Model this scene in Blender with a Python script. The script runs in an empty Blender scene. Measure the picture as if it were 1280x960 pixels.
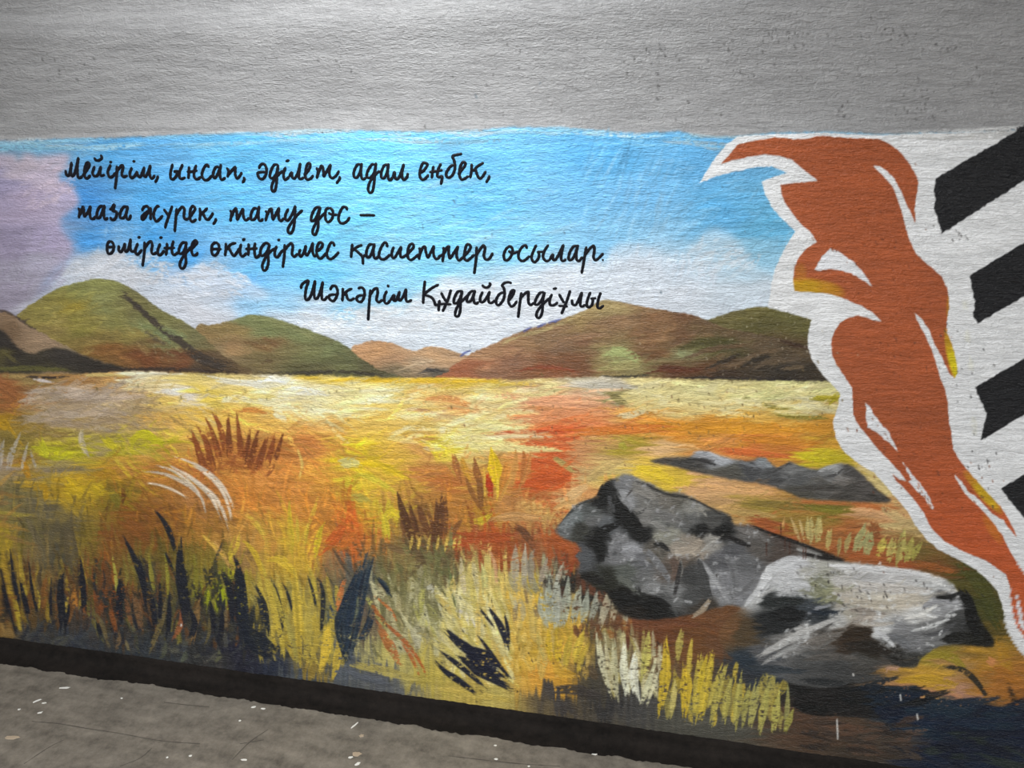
import bpy, math, random
import numpy as np
from mathutils import Vector

# ------------------------------------------------------------------ camera, world, light
scene = bpy.context.scene
FPX = 961.0                                   # focal length in pixels of a 1280 x 960 frame
PITCH = math.radians(17.77)
PSI = math.radians(11.4)
CAM_H = 1.52
ZB = 0.045                                    # height of the black skirting on the wall
_fw = np.array([-math.sin(PSI) * math.cos(PITCH), math.cos(PSI) * math.cos(PITCH), -math.sin(PITCH)])
_rt = np.array([math.cos(PSI), math.sin(PSI), 0.0])
_up = np.cross(_rt, _fw)


def ray(x, y):
    return FPX * _fw + (x - 640.0) * _rt + (480.0 - y) * _up


_d = ray(640.0, 888.0)
CAM_D = (ZB - CAM_H) / _d[2] * _d[1]          # distance camera - wall
CAM = np.array([0.0, -CAM_D, CAM_H])


def to_wall(x, y):
    """photo measurement -> point (X, Z) on the wall plane y = 0"""
    d = ray(x, y)
    t = CAM_D / d[1]
    return d[0] * t, CAM_H + d[2] * t


def to_floor(x, y):
    d = ray(x, y)
    t = -CAM_H / d[2]
    return d[0] * t, -CAM_D + d[1] * t


def from_wall(X, Z):
    """arrays of wall points -> measurement frame of the mural drawing"""
    px, py, pz = X, CAM_D, Z - CAM_H
    c = px * _fw[0] + py * _fw[1] + pz * _fw[2]
    a = px * _rt[0] + py * _rt[1]
    b = px * _up[0] + py * _up[1] + pz * _up[2]
    return 640.0 + FPX * a / c, 480.0 - FPX * b / c


cd = bpy.data.cameras.new('camera')
cam = bpy.data.objects.new('camera', cd)
scene.collection.objects.link(cam)
cam.location = CAM
cam.rotation_euler = (math.pi / 2 - PITCH, 0, PSI)
cd.sensor_width = 36.0
cd.lens = FPX / 1280.0 * 36.0
cd.clip_start = 0.02
scene.camera = cam

world = bpy.data.worlds.new('world')
scene.world = world
world.use_nodes = True
world.node_tree.nodes['Background'].inputs[0].default_value = (0.93, 0.96, 1.0, 1)
world.node_tree.nodes['Background'].inputs[1].default_value = 0.38

scene.view_settings.view_transform = 'Standard'
scene.view_settings.look = 'None'
scene.view_settings.gamma = 1.0
scene.view_settings.use_curve_mapping = False
scene.view_settings.exposure = 0.08

CEIL_Z = 2.45
KEY_X, KEY_Y = to_wall(470, 300)[0], -0.72     # ceiling lamp over the lettering
KEY_POWER = 27.0
FILL_POWER = 90.0

# ------------------------------------------------------------------ helpers
C = scene.collection
rng = np.random.default_rng(7)
random.seed(7)


def lin(c):
    c = np.asarray(c, dtype=np.float32)
    return np.where(c <= 0.04045, c / 12.92, ((np.maximum(c, 0) + 0.055) / 1.055) ** 2.4)


def tag(o, label=None, cat=None, group=None, kind=None):
    if label: o['label'] = label
    if cat: o['category'] = cat
    if group: o['group'] = group
    if kind: o['kind'] = kind
    return o


def mesh_obj(name, verts, faces, mat, parent=None, smooth=False):
    me = bpy.data.meshes.new(name)
    me.from_pydata([tuple(v) for v in verts], [], [tuple(f) for f in faces])
    me.update()
    if smooth:
        me.polygons.foreach_set('use_smooth', [True] * len(me.polygons))
    me.materials.append(mat)
    o = bpy.data.objects.new(name, me)
    C.objects.link(o)
    if parent: o.parent = parent
    return o


def catmull(pts, step=3.0, closed=False):
    P = np.asarray(pts, dtype=float)
    n = len(P)
    if n < 3 and not closed:
        k = max(2, int(np.hypot(*(P[-1] - P[0])) / step) + 1)
        t = np.linspace(0, 1, k)[:, None]
        return P[0] * (1 - t) + P[-1] * t
    out = []
    m = n if closed else n - 1
    for i in range(m):
        p1, p2 = P[i], P[(i + 1) % n]
        p0 = P[(i - 1) % n] if (closed or i > 0) else 2 * p1 - p2
        p3 = P[(i + 2) % n] if (closed or i + 2 < n) else 2 * p2 - p1
        k = max(1, int(np.hypot(*(p2 - p1)) / step))
        for j in range(k):
            t = j / k
            out.append(0.5 * (2 * p1 + (p2 - p0) * t + (2 * p0 - 5 * p1 + 4 * p2 - p3) * t * t
                              + (3 * p1 - p0 - 3 * p2 + p3) * t ** 3))
    if not closed: out.append(P[-1])
    return np.array(out)


# ------------------------------------------------------------------ the painting (drawn as a colour + element map; left-hand colours include some dimmer light)
X0, X1, Y0, Y1 = -450, 1700, -80, 1070
W, H = X1 - X0, Y1 - Y0


def vnoise(sy, sx, seed, h=H, w=W):
    r = np.random.default_rng(seed)
    gh, gw = int(h / sy) + 3, int(w / sx) + 3
    g = r.random((gh, gw)).astype(np.float32)
    y = np.arange(h) / sy; x = np.arange(w) / sx
    yi = y.astype(int); xi = x.astype(int)
    fy = (y - yi); fx = (x - xi)
    fy = (fy * fy * (3 - 2 * fy)).astype(np.float32)[:, None]; fx = (fx * fx * (3 - 2 * fx)).astype(np.float32)[None, :]
    rows = g[yi] * (1 - fy) + g[yi + 1] * fy
    return rows[:, xi] * (1 - fx) + rows[:, xi + 1] * fx


def shear(a, k):
    """let horizontal streaks wander: shift rows' sampling by a slow vertical offset"""
    off = (vnoise(90, 160, k) - 0.5) * 26
    yy = np.clip(np.arange(H)[:, None] + off, 0, H - 1).astype(np.int32)
    return a[yy, np.arange(W)[None, :]]


RIDGE = 0.45 * shear(vnoise(2.6, 26, 1), 51) + 0.33 * shear(vnoise(4.5, 48, 2), 52) + 0.22 * vnoise(2.2, 5, 3)
RIDGE = np.clip((RIDGE - 0.5) * 2.2 + 0.5, 0, 1).astype(np.float32)
GRAIN = vnoise(1.6, 2.4, 4)
BROAD = vnoise(60, 110, 5)
DRY = np.clip((0.4 * vnoise(1.9, 4.2, 71) + 0.35 * vnoise(1.5, 2.0, 72) + .25 * shear(vnoise(2.2, 9, 73), 53) - .5) * 1.7 + .5, 0, 1)
CLIP = None

IMG = np.zeros((H, W, 3), np.float32)
IDS = np.zeros((H, W), np.int16)
HGT = np.zeros((H, W), np.float32)


def upsample(a, h, w):
    gh, gw = a.shape[:2]
    y = np.linspace(0, gh - 1.001, h); x = np.linspace(0, gw - 1.001, w)
    yi = y.astype(int); xi = x.astype(int)
    fy = (y - yi).astype(np.float32)[:, None, None]; fx = (x - xi).astype(np.float32)[None, :, None]
    r = a[yi] * (1 - fy) + a[yi + 1] * fy
    return r[:, xi] * (1 - fx) + r[:, xi + 1] * fx


def field(samples, box, power=3.2, aniso=1.7, warp=9.0, seed=11, stride=3):
    """patchy colour field through brush-mixed samples (x, y, r, g, b)"""
    S = np.array(samples, dtype=np.float32)
    x0, y0, x1, y1 = box
    gx = np.arange(x0, x1 + stride, stride, dtype=np.float32); gy = np.arange(y0, y1 + stride, stride, dtype=np.float32)
    GX, GY = np.meshgrid(gx, gy)
    hh, ww = GX.shape
    wx = (vnoise(4, 14, seed, hh, ww) - .5) * 2 * warp * aniso + (vnoise(14, 30, seed + 1, hh, ww) - .5) * 2 * warp
    wy = (vnoise(3, 12, seed + 2, hh, ww) - .5) * 2 * warp + (vnoise(12, 20, seed + 3, hh, ww) - .5) * warp
    qx = (GX + wx).ravel(); qy = (GY + wy).ravel()
    acc = np.zeros((qx.size, 3), np.float32); wsum = np.zeros(qx.size, np.float32)
    for sx, sy, r, g, b in S:
        d2 = ((qx - sx) / aniso) ** 2 + (qy - sy) ** 2 + 4.0
        w = d2 ** (-power / 2)
        wsum += w
        acc[:, 0] += w * r; acc[:, 1] += w * g; acc[:, 2] += w * b
    f = (acc / wsum[:, None] / 255.0).reshape(hh, ww, 3)
    return upsample(f, y1 - y0, x1 - x0)


def blur(m, r):
    r = int(r)
    if r < 1: return m
    for ax in (0, 1):
        for _ in range(2):
            p = np.pad(m, [(r + 1, r) if a == ax else (0, 0) for a in (0, 1)], mode='edge')
            cs = np.cumsum(p, axis=ax, dtype=np.float64)
            n = m.shape[ax]
            a = np.take(cs, np.arange(2 * r + 1, 2 * r + 1 + n), axis=ax)
            b = np.take(cs, np.arange(0, n), axis=ax)
            m = ((a - b) / (2 * r + 1)).astype(np.float32)
    return m


def poly_mask(pts, smooth=True, jag=0.4, soft=0, step=3.0, seed=0):
    P = catmull(pts, step, True) if smooth else None
    if P is None:
        Q = np.asarray(pts, float); P = []
        for i in range(len(Q)):
            a, b = Q[i], Q[(i + 1) % len(Q)]
            k = max(1, int(np.hypot(*(b - a)) / step))
            for j in range(k): P.append(a + (b - a) * j / k)
        P = np.array(P)
    r = np.random.default_rng(seed + len(pts))
    P = P + r.normal(0, 1, P.shape) * jag
    x0 = max(X0, int(P[:, 0].min()) - 3 - 3 * soft); x1 = min(X1, int(P[:, 0].max()) + 4 + 3 * soft)
    y0 = max(Y0, int(P[:, 1].min()) - 3 - 3 * soft); y1 = min(Y1, int(P[:, 1].max()) + 4 + 3 * soft)
    m = np.zeros((y1 - y0, x1 - x0), np.float32)
    xs = np.arange(x0, x1, dtype=np.float32)
    A, B = P, np.roll(P, -1, axis=0)
    SUB = 3
    for j in range(y1 - y0):
        for s in range(SUB):
            y = y0 + j + (s + .5) / SUB
            c = (A[:, 1] <= y) != (B[:, 1] <= y)
            if not c.any(): continue
            a, b = A[c], B[c]
            xc = np.sort(a[:, 0] + (y - a[:, 1]) / (b[:, 1] - a[:, 1]) * (b[:, 0] - a[:, 0]))
            for k in range(0, len(xc) - 1, 2):
                m[j] += (np.clip(xc[k + 1] - xs, 0, 1) - np.clip(xc[k] - xs, 0, 1)) / SUB
    if soft: m = blur(m, soft)
    return m, (x0, y0, x1, y1)


def view(box):
    x0, y0, x1, y1 = box
    return slice(y0 - Y0, y1 - Y0), slice(x0 - X0, x1 - X0)


def lay(mask, box, col, pid=None, alpha=1.0, height=0.0):
    v = view(box)
    m = (mask * alpha)[..., None]
    IMG[v] = IMG[v] * (1 - m) + np.asarray(col, np.float32) * m
    if pid is not None:
        sub = IDS[v]; sub[mask > 0.5] = pid
    if height: HGT[v] += mask * height


def poly(pts, col, pid=None, alpha=1.0, height=0.0, fk=None, **k):
    m, box = poly_mask(pts, **k)
    if isinstance(col, list): col = field(col, box, seed=31 + len(pts), **(fk or {}))
    else: col = np.array(col, np.float32) / 255.0
    lay(m, box, col, pid, alpha, height)
    return m, box


_BR = np.random.default_rng(99).random(4096).astype(np.float32)
_BR = 0.5 * _BR + 0.3 * np.roll(_BR, 1) + 0.2 * np.roll(_BR, 2)


def stroke(pts, w, col, a=1.0, dry=0.0, pid=None, prof=(0.15, 1.0, 0.6), soft=1.0, hgt=0.5, bristle=0.16, jit=0.0, rag=0.45, inside=None):
    """one brush stroke; w = full width, prof = relative width at start / middle / end"""
    P = catmull(pts, 5.0)
    n = len(P)
    pad = w / 2 + 3
    x0 = max(X0, int(P[:, 0].min() - pad)); x1 = min(X1, int(P[:, 0].max() + pad) + 1)
    y0 = max(Y0, int(P[:, 1].min() - pad)); y1 = min(Y1, int(P[:, 1].max() + pad) + 1)
    if x1 - x0 < 2 or y1 - y0 < 2: return
    gx, gy = np.meshgrid(np.arange(x0, x1, dtype=np.float32) + .5, np.arange(y0, y1, dtype=np.float32) + .5)
    best = np.full(gx.shape, 1e9, np.float32); tt = np.zeros_like(best); ss = np.zeros_like(best)
    for i in range(n - 1):
        ax, ay = P[i]; bx, by = P[i + 1]
        dx, dy = bx - ax, by - ay
        L2 = dx * dx + dy * dy + 1e-9
        u = np.clip(((gx - ax) * dx + (gy - ay) * dy) / L2, 0, 1)
        ex = gx - ax - u * dx; ey = gy - ay - u * dy
        d = ex * ex + ey * ey
        c = d < best
        best[c] = d[c]; tt[c] = ((i + u) / (n - 1))[c]
        ss[c] = (np.sign(dx * ey - dy * ex) * np.sqrt(d))[c]
    best = np.sqrt(best)
    r = 0.5 * w * np.interp(tt, [0, 0.5, 1], prof).astype(np.float32)
    m = np.clip((r - best) / soft + 0.5, 0, 1)
    sd = random.randrange(3000)
    bn = _BR[(np.clip((ss * 1.3), -400, 400) + 500 + sd).astype(int) % 4096]
    if dry > 0:                                   # ragged bristle ends and paint caught on the ridges only
        v = view((x0, y0, x1, y1))
        b2_ = _BR[(ss * .9 + 900 + sd).astype(int) % 4096]
        m = m * np.clip((tt - (b2_ - .3) * rag) / .05, 0, 1) * np.clip((1 - (bn - .3) * rag * .7 - tt) / .05, 0, 1)
        thr = dry * (0.5 + 0.75 * tt) * 0.85 + (bn - .5) * 0.7 * dry
        m = m * np.clip((DRY[v] - thr) / 0.16 + 0.5, 0, 1)
    if inside is not None: m = m * (IDS[view((x0, y0, x1, y1))] == inside)
    if CLIP is not None: m = m * CLIP[view((x0, y0, x1, y1))]
    c = np.array(col, np.float32) / 255.0
    if jit: c = c * (1 + random.uniform(-jit, jit))
    cc = c[None, None] * (1 + (bn - .5)[..., None] * 2 * bristle)
    lay(m, (x0, y0, x1, y1), cc, pid, a)
    v = view((x0, y0, x1, y1))
    HGT[v] = np.maximum(HGT[v] * (1 - m), 0) + m * hgt * (0.4 + 1.2 * bn)


#PARTS_BEGIN  element ids
PARTS = {}


def part(name, label):
    k = len(PARTS) + 1
    PARTS[k] = (name, label)
    return k

# ---- grey emulsion over the whole wall
IMG[:] = np.array([145, 144, 145], np.float32) / 255.0
IMG *= (1 + (BROAD - .5)[..., None] * 0.05)

TOPE = [(-450, 182), (-200, 180), (0, 176), (60, 174), (150, 172), (250, 168), (330, 166), (430, 163), (520, 165), (600, 163),
        (640, 159), (720, 162), (800, 167), (850, 164), (880, 172), (920, 171), (960, 167), (1030, 165), (1100, 168), (1280, 163), (1480, 160), (1700, 158)]

# ---- sky
P_SKY = part('sky', 'blue painted sky with brushed highlights')
SKY = [(-400, 200, 130, 150, 175), (0, 190, 118, 150, 178), (60, 182, 110, 160, 195), (150, 195, 85, 160, 215), (300, 200, 92, 176, 226), (480, 210, 108, 196, 238),
       (600, 215, 104, 184, 232), (750, 200, 90, 172, 226), (870, 200, 95, 168, 218), (-200, 260, 165, 150, 180), (0, 260, 160, 148, 178), (40, 250, 176, 162, 188),
       (112, 250, 70, 145, 215), (200, 250, 80, 165, 225), (300, 260, 94, 180, 232), (450, 260, 110, 200, 240), (600, 260, 104, 188, 236), (720, 250, 115, 185, 232),
       (800, 240, 112, 180, 228), (900, 260, 95, 175, 226), (960, 280, 98, 175, 216), (20, 320, 150, 140, 165), (62, 318, 168, 162, 190), (112, 305, 70, 150, 220),
       (200, 300, 72, 160, 228), (400, 310, 112, 200, 242), (550, 310, 118, 203, 242), (650, 310, 128, 204, 242), (760, 305, 130, 192, 232), (840, 340, 190, 212, 230),
       (930, 320, 140, 192, 220), (10, 370, 150, 145, 165), (130, 335, 200, 205, 215), (190, 325, 110, 175, 228), (215, 350, 170, 195, 225), (262, 350, 195, 205, 222), (308, 352, 105, 180, 238),
       (400, 350, 110, 195, 240), (480, 360, 140, 202, 236), (560, 365, 205, 222, 236), (700, 360, 205, 216, 230), (850, 365, 208, 216, 228), (940, 352, 165, 203, 226),
       (210, 378, 200, 205, 220), (250, 395, 216, 216, 226), (335, 380, 150, 200, 235), (395, 390, 195, 210, 226), (440, 385, 150, 203, 235), (500, 405, 216, 222, 230),
       (600, 410, 216, 222, 230), (680, 390, 216, 220, 228), (800, 375, 212, 218, 228), (400, 410, 214, 218, 226), (160, 352, 205, 208, 216), (240, 325, 80, 165, 232), (340, 330, 110, 190, 240), (540, 340, 130, 205, 240), (640, 340, 175, 212, 236)]
sky_poly = TOPE + [(1700, 480), (-450, 480)]
m, box = poly_mask(sky_poly, smooth=False, jag=0.6, soft=1)
f = field(SKY, box, power=3.0, aniso=1.5, warp=8)
lay(m, box, f, P_SKY)
# thin washed edge of the sky over the grey
edge = catmull(TOPE, 12)
for k in range(150):
    i = random.randrange(len(edge) - 6)
    x, y = edge[i]
    if x > 890: continue
    L = random.uniform(40, 130)
    dy = random.uniform(-1, 15)
    cc = random.choice([(150, 195, 215), (170, 200, 212), (120, 178, 208), (180, 190, 194), (135, 190, 216)])
    stroke([(x, y + dy), (x + L / 2, np.interp(x + L / 2, edge[:, 0], edge[:, 1]) + dy + random.uniform(-1, 1)), (x + L, np.interp(x + L, edge[:, 0], edge[:, 1]) + dy)],
           random.uniform(2.5, 7), cc, a=0.62, dry=0.38, hgt=0.7)


def sky_strokes(n, x0, x1, y0, y1, ang, spread, L, wdt, lighten, a=0.35):
    for _ in range(n):
        x = random.uniform(x0, x1); y = random.uniform(y0, y1)
        c = IMG[int(y) - Y0, int(x) - X0] * 255
        c = c + (np.array([225, 235, 240]) - c) * max(0, random.gauss(lighten, 0.12)) if random.random() < .65 else c * random.uniform(.86, .98)
        t = math.radians(random.gauss(ang, spread)); l = random.uniform(*L)
        dx, dy = math.cos(t) * l / 2, -math.sin(t) * l / 2
        stroke([(x - dx, y - dy), (x, y + random.uniform(-3, 3)), (x + dx, y + dy)], random.uniform(*wdt), c, a=a, dry=0.35, hgt=0.5, prof=(.6, 1, .6))


sky_strokes(420, 90, 620, 178, 330, 3, 9, (25, 80), (3, 8), 0.12)
sky_strokes(160, 420, 700, 200, 400, 14, 10, (25, 70), (3, 8), 0.22)
sky_strokes(130, 730, 850, 185, 300, 68, 8, (30, 70), (3, 6), 0.2)
sky_strokes(160, 840, 990, 185, 330, 20, 25, (15, 50), (3, 8), 0.12)
sky_strokes(120, 100, 330, 270, 345, 60, 20, (15, 45), (3, 7), 0.1)
# ---- clouds
P_CL = part('cloud', 'lavender grey painted cloud')
P_CW = part('cloud', 'white painted cloud behind the hills')
cl = [(-450, 190), (0, 192), (18, 200), (30, 192), (60, 194), (84, 192), (82, 208), (74, 222), (92, 234), (99, 250), (88, 266), (76, 274), (82, 296), (92, 306), (84, 322), (60, 345), (36, 380), (20, 395), (-450, 400)]
poly(cl, [(-300, 300, 150, 140, 162), (0, 230, 150, 142, 172), (30, 206, 190, 174, 186), (60, 205, 188, 176, 192), (30, 250, 172, 158, 184), (84, 246, 186, 172, 200),
          (70, 262, 184, 170, 196), (20, 300, 150, 140, 166), (60, 300, 170, 158, 188), (60, 330, 170, 165, 184), (10, 370, 152, 144, 162), (40, 350, 165, 160, 176), (50, 228, 194, 178, 196)], P_CL, alpha=.93, soft=3, jag=1.4)


def puff(pts, col, a, pid=None, soft=4):
    poly(pts, col, pid, alpha=a, soft=soft, jag=1.6)


def scumble(x, y, rx, ry, col, n, ang=25, a=.5, pid=None, w=(4, 9), L=(14, 38), dry=.4):
    for _ in range(n):
        th = random.uniform(0, 6.283); q = math.sqrt(random.random())
        px, py = x + rx * q * math.cos(th), y + ry * q * math.sin(th)
        t = math.radians(random.gauss(ang, 18)); l = random.uniform(*L)
        dx, dy = math.cos(t) * l / 2, -math.sin(t) * l / 2
        stroke([(px - dx, py - dy), (px + random.uniform(-2, 2), py + random.uniform(-2, 2)), (px + dx, py + dy)], random.uniform(*w), col, a=a, dry=dry, prof=(.5, 1, .4), pid=pid, jit=.03)


puff([(0, 400), (60, 362), (84, 330), (96, 318), (112, 316), (130, 312), (148, 318), (170, 330), (192, 345), (225, 356), (262, 362), (285, 380), (296, 402), (240, 412), (200, 390), (120, 360)], (204, 207, 216), .75, P_CW)
puff([(232, 352), (240, 334), (262, 332), (285, 340), (310, 350), (336, 366), (330, 376), (300, 372), (285, 385), (262, 375), (240, 368)], (198, 208, 224), .72, P_CW)
puff([(330, 395), (352, 388), (380, 396), (420, 406), (450, 392), (478, 384), (500, 398), (520, 372), (548, 360), (580, 352), (620, 352), (650, 340), (690, 336), (740, 330), (790, 318), (820, 330), (850, 352), (900, 345), (935, 350), (966, 346), (1010, 400), (860, 420), (560, 460), (430, 440)], (214, 219, 228), .8, P_CW, soft=6)
puff([(760, 322), (770, 306), (800, 304), (830, 316), (852, 340), (830, 352), (780, 350)], (206, 214, 226), .6, P_CW)
puff([(862, 312), (878, 292), (900, 286), (922, 300), (940, 326), (955, 345), (900, 352), (868, 340)], (196, 212, 226), .62, P_CW)
scumble(150, 340, 60, 22, (206, 208, 216), 60, 30, .5)
scumble(260, 352, 50, 22, (208, 212, 222), 45, -15, .5)
scumble(470, 402, 100, 18, (220, 224, 230), 60, 12, .55)
scumble(620, 385, 110, 30, (220, 224, 232), 90, 16, .5)
scumble(800, 345, 110, 30, (208, 216, 228), 110, 78, .4)
scumble(905, 320, 40, 24, (206, 216, 226), 30, 30, .45)
scumble(60, 230, 32, 28, (196, 180, 196), 26, 30, .45)
scumble(45, 330, 40, 40, (162, 154, 176), 30, 60, .35)
scumble(930, 385, 40, 14, (205, 214, 226), 30, 78, .45)

# ---- hills
P_H3 = part('hill', 'far low tan painted hill')
poly([(430, 480), (438, 437), (450, 430), (462, 426), (485, 427), (509, 436), (521, 438), (536, 433), (556, 435), (578, 442), (600, 452), (620, 480)],
     [(450, 440, 190, 145, 105), (475, 432, 187, 142, 100), (500, 445, 180, 140, 105), (540, 440, 196, 156, 116), (560, 445, 180, 145, 110), (510, 460, 165, 140, 110), (530, 455, 178, 150, 120), (490, 466, 120, 105, 80), (537, 467, 75, 70, 62)], P_H3, soft=0)
stroke([(490, 464), (515, 456), (545, 448)], 5, (196, 170, 138), a=.8, dry=.3, pid=P_H3)
stroke([(520, 466), (536, 461), (552, 464)], 5, (66, 62, 60), a=.9, dry=.2, pid=P_H3)
P_H2 = part('hill', 'rounded olive and brown painted hill')
poly([(235, 480), (245, 410), (262, 406), (279, 403), (300, 397), (313, 393), (333, 395), (363, 404), (397, 416), (430, 430), (448, 445), (469, 459), (498, 480)],
     [(260, 415, 142, 117, 76), (290, 410, 140, 120, 75), (320, 400, 126, 131, 86), (340, 410, 122, 127, 82), (300, 430, 146, 116, 80), (340, 430, 125, 100, 65), (330, 450, 120, 105, 70), (370, 420, 122, 127, 82),
      (390, 440, 112, 112, 72), (420, 440, 112, 117, 77), (440, 455, 100, 100, 65), (280, 440, 132, 112, 82), (310, 457, 110, 95, 65), (400, 462, 90, 85, 55), (470, 464, 85, 80, 55)], P_H2)
for a_, b_, c_ in [((300, 425), (345, 440), (112, 82, 52)), ((325, 420), (352, 436), (118, 86, 56)), ((370, 412), (398, 426), (146, 146, 98)), ((350, 408), (380, 424), (132, 138, 92)), ((325, 456), (340, 450), (92, 70, 45)), ((410, 432), (440, 452), (92, 96, 62)), ((265, 428), (300, 418), (156, 128, 88)), ((280, 446), (320, 440), (140, 112, 78))]:
    stroke([a_, ((a_[0] + b_[0]) / 2, (a_[1] + b_[1]) / 2 - 2), b_], 7, c_, a=.6, dry=.35, pid=P_H2)
stroke([(300, 462), (360, 466), (430, 464), (485, 469)], 5, (58, 52, 42), a=.85, dry=.25, pid=P_H2)
P_H1 = part('hill', 'tall green painted hill with dark ridge line')
poly([(-450, 470), (-450, 430), (-200, 395), (-60, 420), (0, 410), (22, 393), (44, 377), (74, 360), (101, 352), (124, 348), (148, 352), (175, 367), (202, 387), (229, 401), (246, 412), (266, 431), (289, 449), (318, 466), (318, 470)],
     [(-300, 430, 130, 115, 75), (124, 355, 132, 132, 78), (100, 365, 137, 137, 78), (80, 388, 146, 128, 50), (60, 390, 140, 130, 70), (90, 410, 137, 127, 62), (130, 380, 132, 132, 82), (150, 400, 132, 127, 72), (60, 412, 146, 127, 72), (110, 430, 132, 112, 60),
      (140, 442, 126, 86, 45), (180, 452, 116, 70, 40), (160, 420, 136, 121, 66), (200, 440, 112, 78, 46), (180, 380, 114, 108, 68), (215, 400, 122, 118, 72), (195, 410, 122, 128, 84), (210, 425, 118, 118, 78), (230, 452, 110, 70, 45), (260, 455, 82, 66, 50), (240, 420, 112, 107, 72)], P_H1)
for k in range(170):
    x = random.uniform(40, 230); y = random.uniform(360, 450)
    if IDS[int(y) - Y0, int(x) - X0] != P_H1: continue
    c = IMG[int(y) - Y0, int(x) - X0] * 255 * random.uniform(.88, 1.22) + random.choice([0, 0, 8, 16])
    l = random.uniform(10, 26); t = math.radians(random.gauss(28 if x < 130 else -25, 12))
    stroke([(x, y), (x + l * math.cos(t), y - l * math.sin(t))], random.uniform(3, 7), c, a=.5, dry=.35, pid=P_H1, inside=P_H1)
stroke([(134, 356), (152, 366), (166, 378), (196, 405), (225, 426), (252, 446), (300, 462)], 10, (62, 53, 46), a=.92, dry=.25, pid=P_H1, prof=(.4, .9, 1.2))
stroke([(152, 370), (170, 381), (186, 392)], 6, (66, 58, 50), a=.8, dry=.35, pid=P_H1)
stroke([(176, 410), (196, 424), (214, 432)], 5, (80, 72, 58), a=.7, dry=.4, pid=P_H1)
stroke([(230, 440), (256, 452), (290, 462)], 9, (58, 50, 44), a=.85, dry=.25, pid=P_H1)
stroke([(196, 402), (214, 414), (236, 420)], 7, (126, 134, 94), a=.75, dry=.3, pid=P_H1)
stroke([(186, 412), (204, 420), (216, 430)], 6, (120, 128, 90), a=.75, dry=.3, pid=P_H1)
stroke([(22, 396), (30, 402), (36, 398)], 4, (70, 58, 50), a=.8, pid=P_H1)
P_H0 = part('hill', 'brown foothill with dark painted slope')
poly([(-450, 468), (-450, 440), (-100, 400), (0, 389), (20, 396), (44, 411), (77, 429), (111, 445), (145, 457), (160, 466)],
     [(-200, 430, 130, 105, 80), (10, 400, 136, 111, 86), (30, 410, 152, 127, 102), (60, 430, 152, 127, 102), (90, 440, 152, 132, 102), (110, 452, 130, 105, 75), (10, 415, 120, 96, 72)], P_H0)
stroke([(-40, 398), (0, 388), (20, 396), (44, 411)], 3, (70, 58, 52), a=.8, pid=P_H0)
poly([(-450, 470), (-200, 440), (-20, 412), (0, 411), (20, 430), (40, 442), (58, 436), (76, 435), (96, 440), (118, 449), (146, 456), (168, 464), (120, 466), (60, 464), (0, 468)],
     [(-200, 455, 60, 55, 45), (0, 420, 48, 42, 38), (20, 436, 44, 38, 35), (5, 445, 84, 76, 44), (40, 452, 58, 52, 42), (75, 442, 56, 50, 45), (110, 455, 50, 44, 38), (60, 458, 66, 60, 42)], P_H0, soft=1)
stroke([(-30, 462), (30, 460), (86, 462)], 7, (102, 98, 50), a=.85, dry=.25, pid=P_H0)
stroke([(0, 436), (14, 446), (26, 456)], 5, (96, 88, 48), a=.8, dry=.3, pid=P_H0)
stroke([(100, 462), (180, 461), (250, 463), (312, 466)], 6, (60, 46, 38), a=.9, dry=.2, pid=P_H0)
P_H5 = part('hill', 'olive painted hill behind the white outline')
poly([(860, 475), (872, 404), (885, 400), (910, 391), (930, 386), (950, 383), (970, 386), (1018, 399), (1060, 415), (1060, 478)],
     [(910, 397, 106, 97, 56), (950, 392, 108, 100, 56), (990, 398, 102, 97, 52), (1005, 410, 96, 90, 48), (960, 405, 92, 85, 45), (990, 425, 80, 62, 38)], P_H5)
P_H4 = part('hill', 'large brown painted hill with green patches')
poly([(545, 480), (560, 463), (583, 445), (613, 431), (657, 412), (694, 401), (728, 389), (756, 375), (795, 381), (840, 389), (865, 393), (885, 401), (910, 410), (945, 416), (980, 424), (1010, 432), (1060, 440), (1060, 482), (850, 480), (740, 480)],
     [(600, 445, 167, 127, 92), (640, 430, 152, 117, 82), (580, 460, 152, 92, 62), (620, 457, 140, 100, 75), (680, 420, 137, 107, 77), (720, 400, 152, 127, 82), (750, 383, 162, 142, 96), (760, 400, 132, 102, 72), (700, 440, 126, 96, 72),
      (740, 428, 122, 87, 62), (680, 460, 132, 80, 50), (720, 460, 116, 76, 50), (782, 446, 162, 167, 107), (758, 440, 152, 142, 92), (800, 456, 152, 147, 96), (745, 462, 142, 122, 77), (800, 395, 127, 92, 62), (800, 420, 127, 92, 62),
      (850, 400, 112, 77, 52), (850, 420, 107, 77, 52), (820, 440, 112, 77, 47), (850, 441, 132, 132, 92), (880, 430, 87, 82, 42), (910, 430, 77, 72, 40), (860, 460, 95, 60, 35), (840, 465, 85, 45, 25), (880, 405, 107, 82, 57), (920, 420, 97, 77, 52),
      (900, 450, 85, 65, 45), (950, 430, 92, 74, 52), (940, 457, 50, 42, 32), (960, 448, 87, 72, 52), (990, 450, 85, 70, 52), (1000, 440, 75, 60, 40), (980, 465, 40, 34, 28), (1010, 460, 50, 42, 32), (900, 466, 55, 40, 28), (1010, 425, 70, 50, 30)], P_H4)
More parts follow.
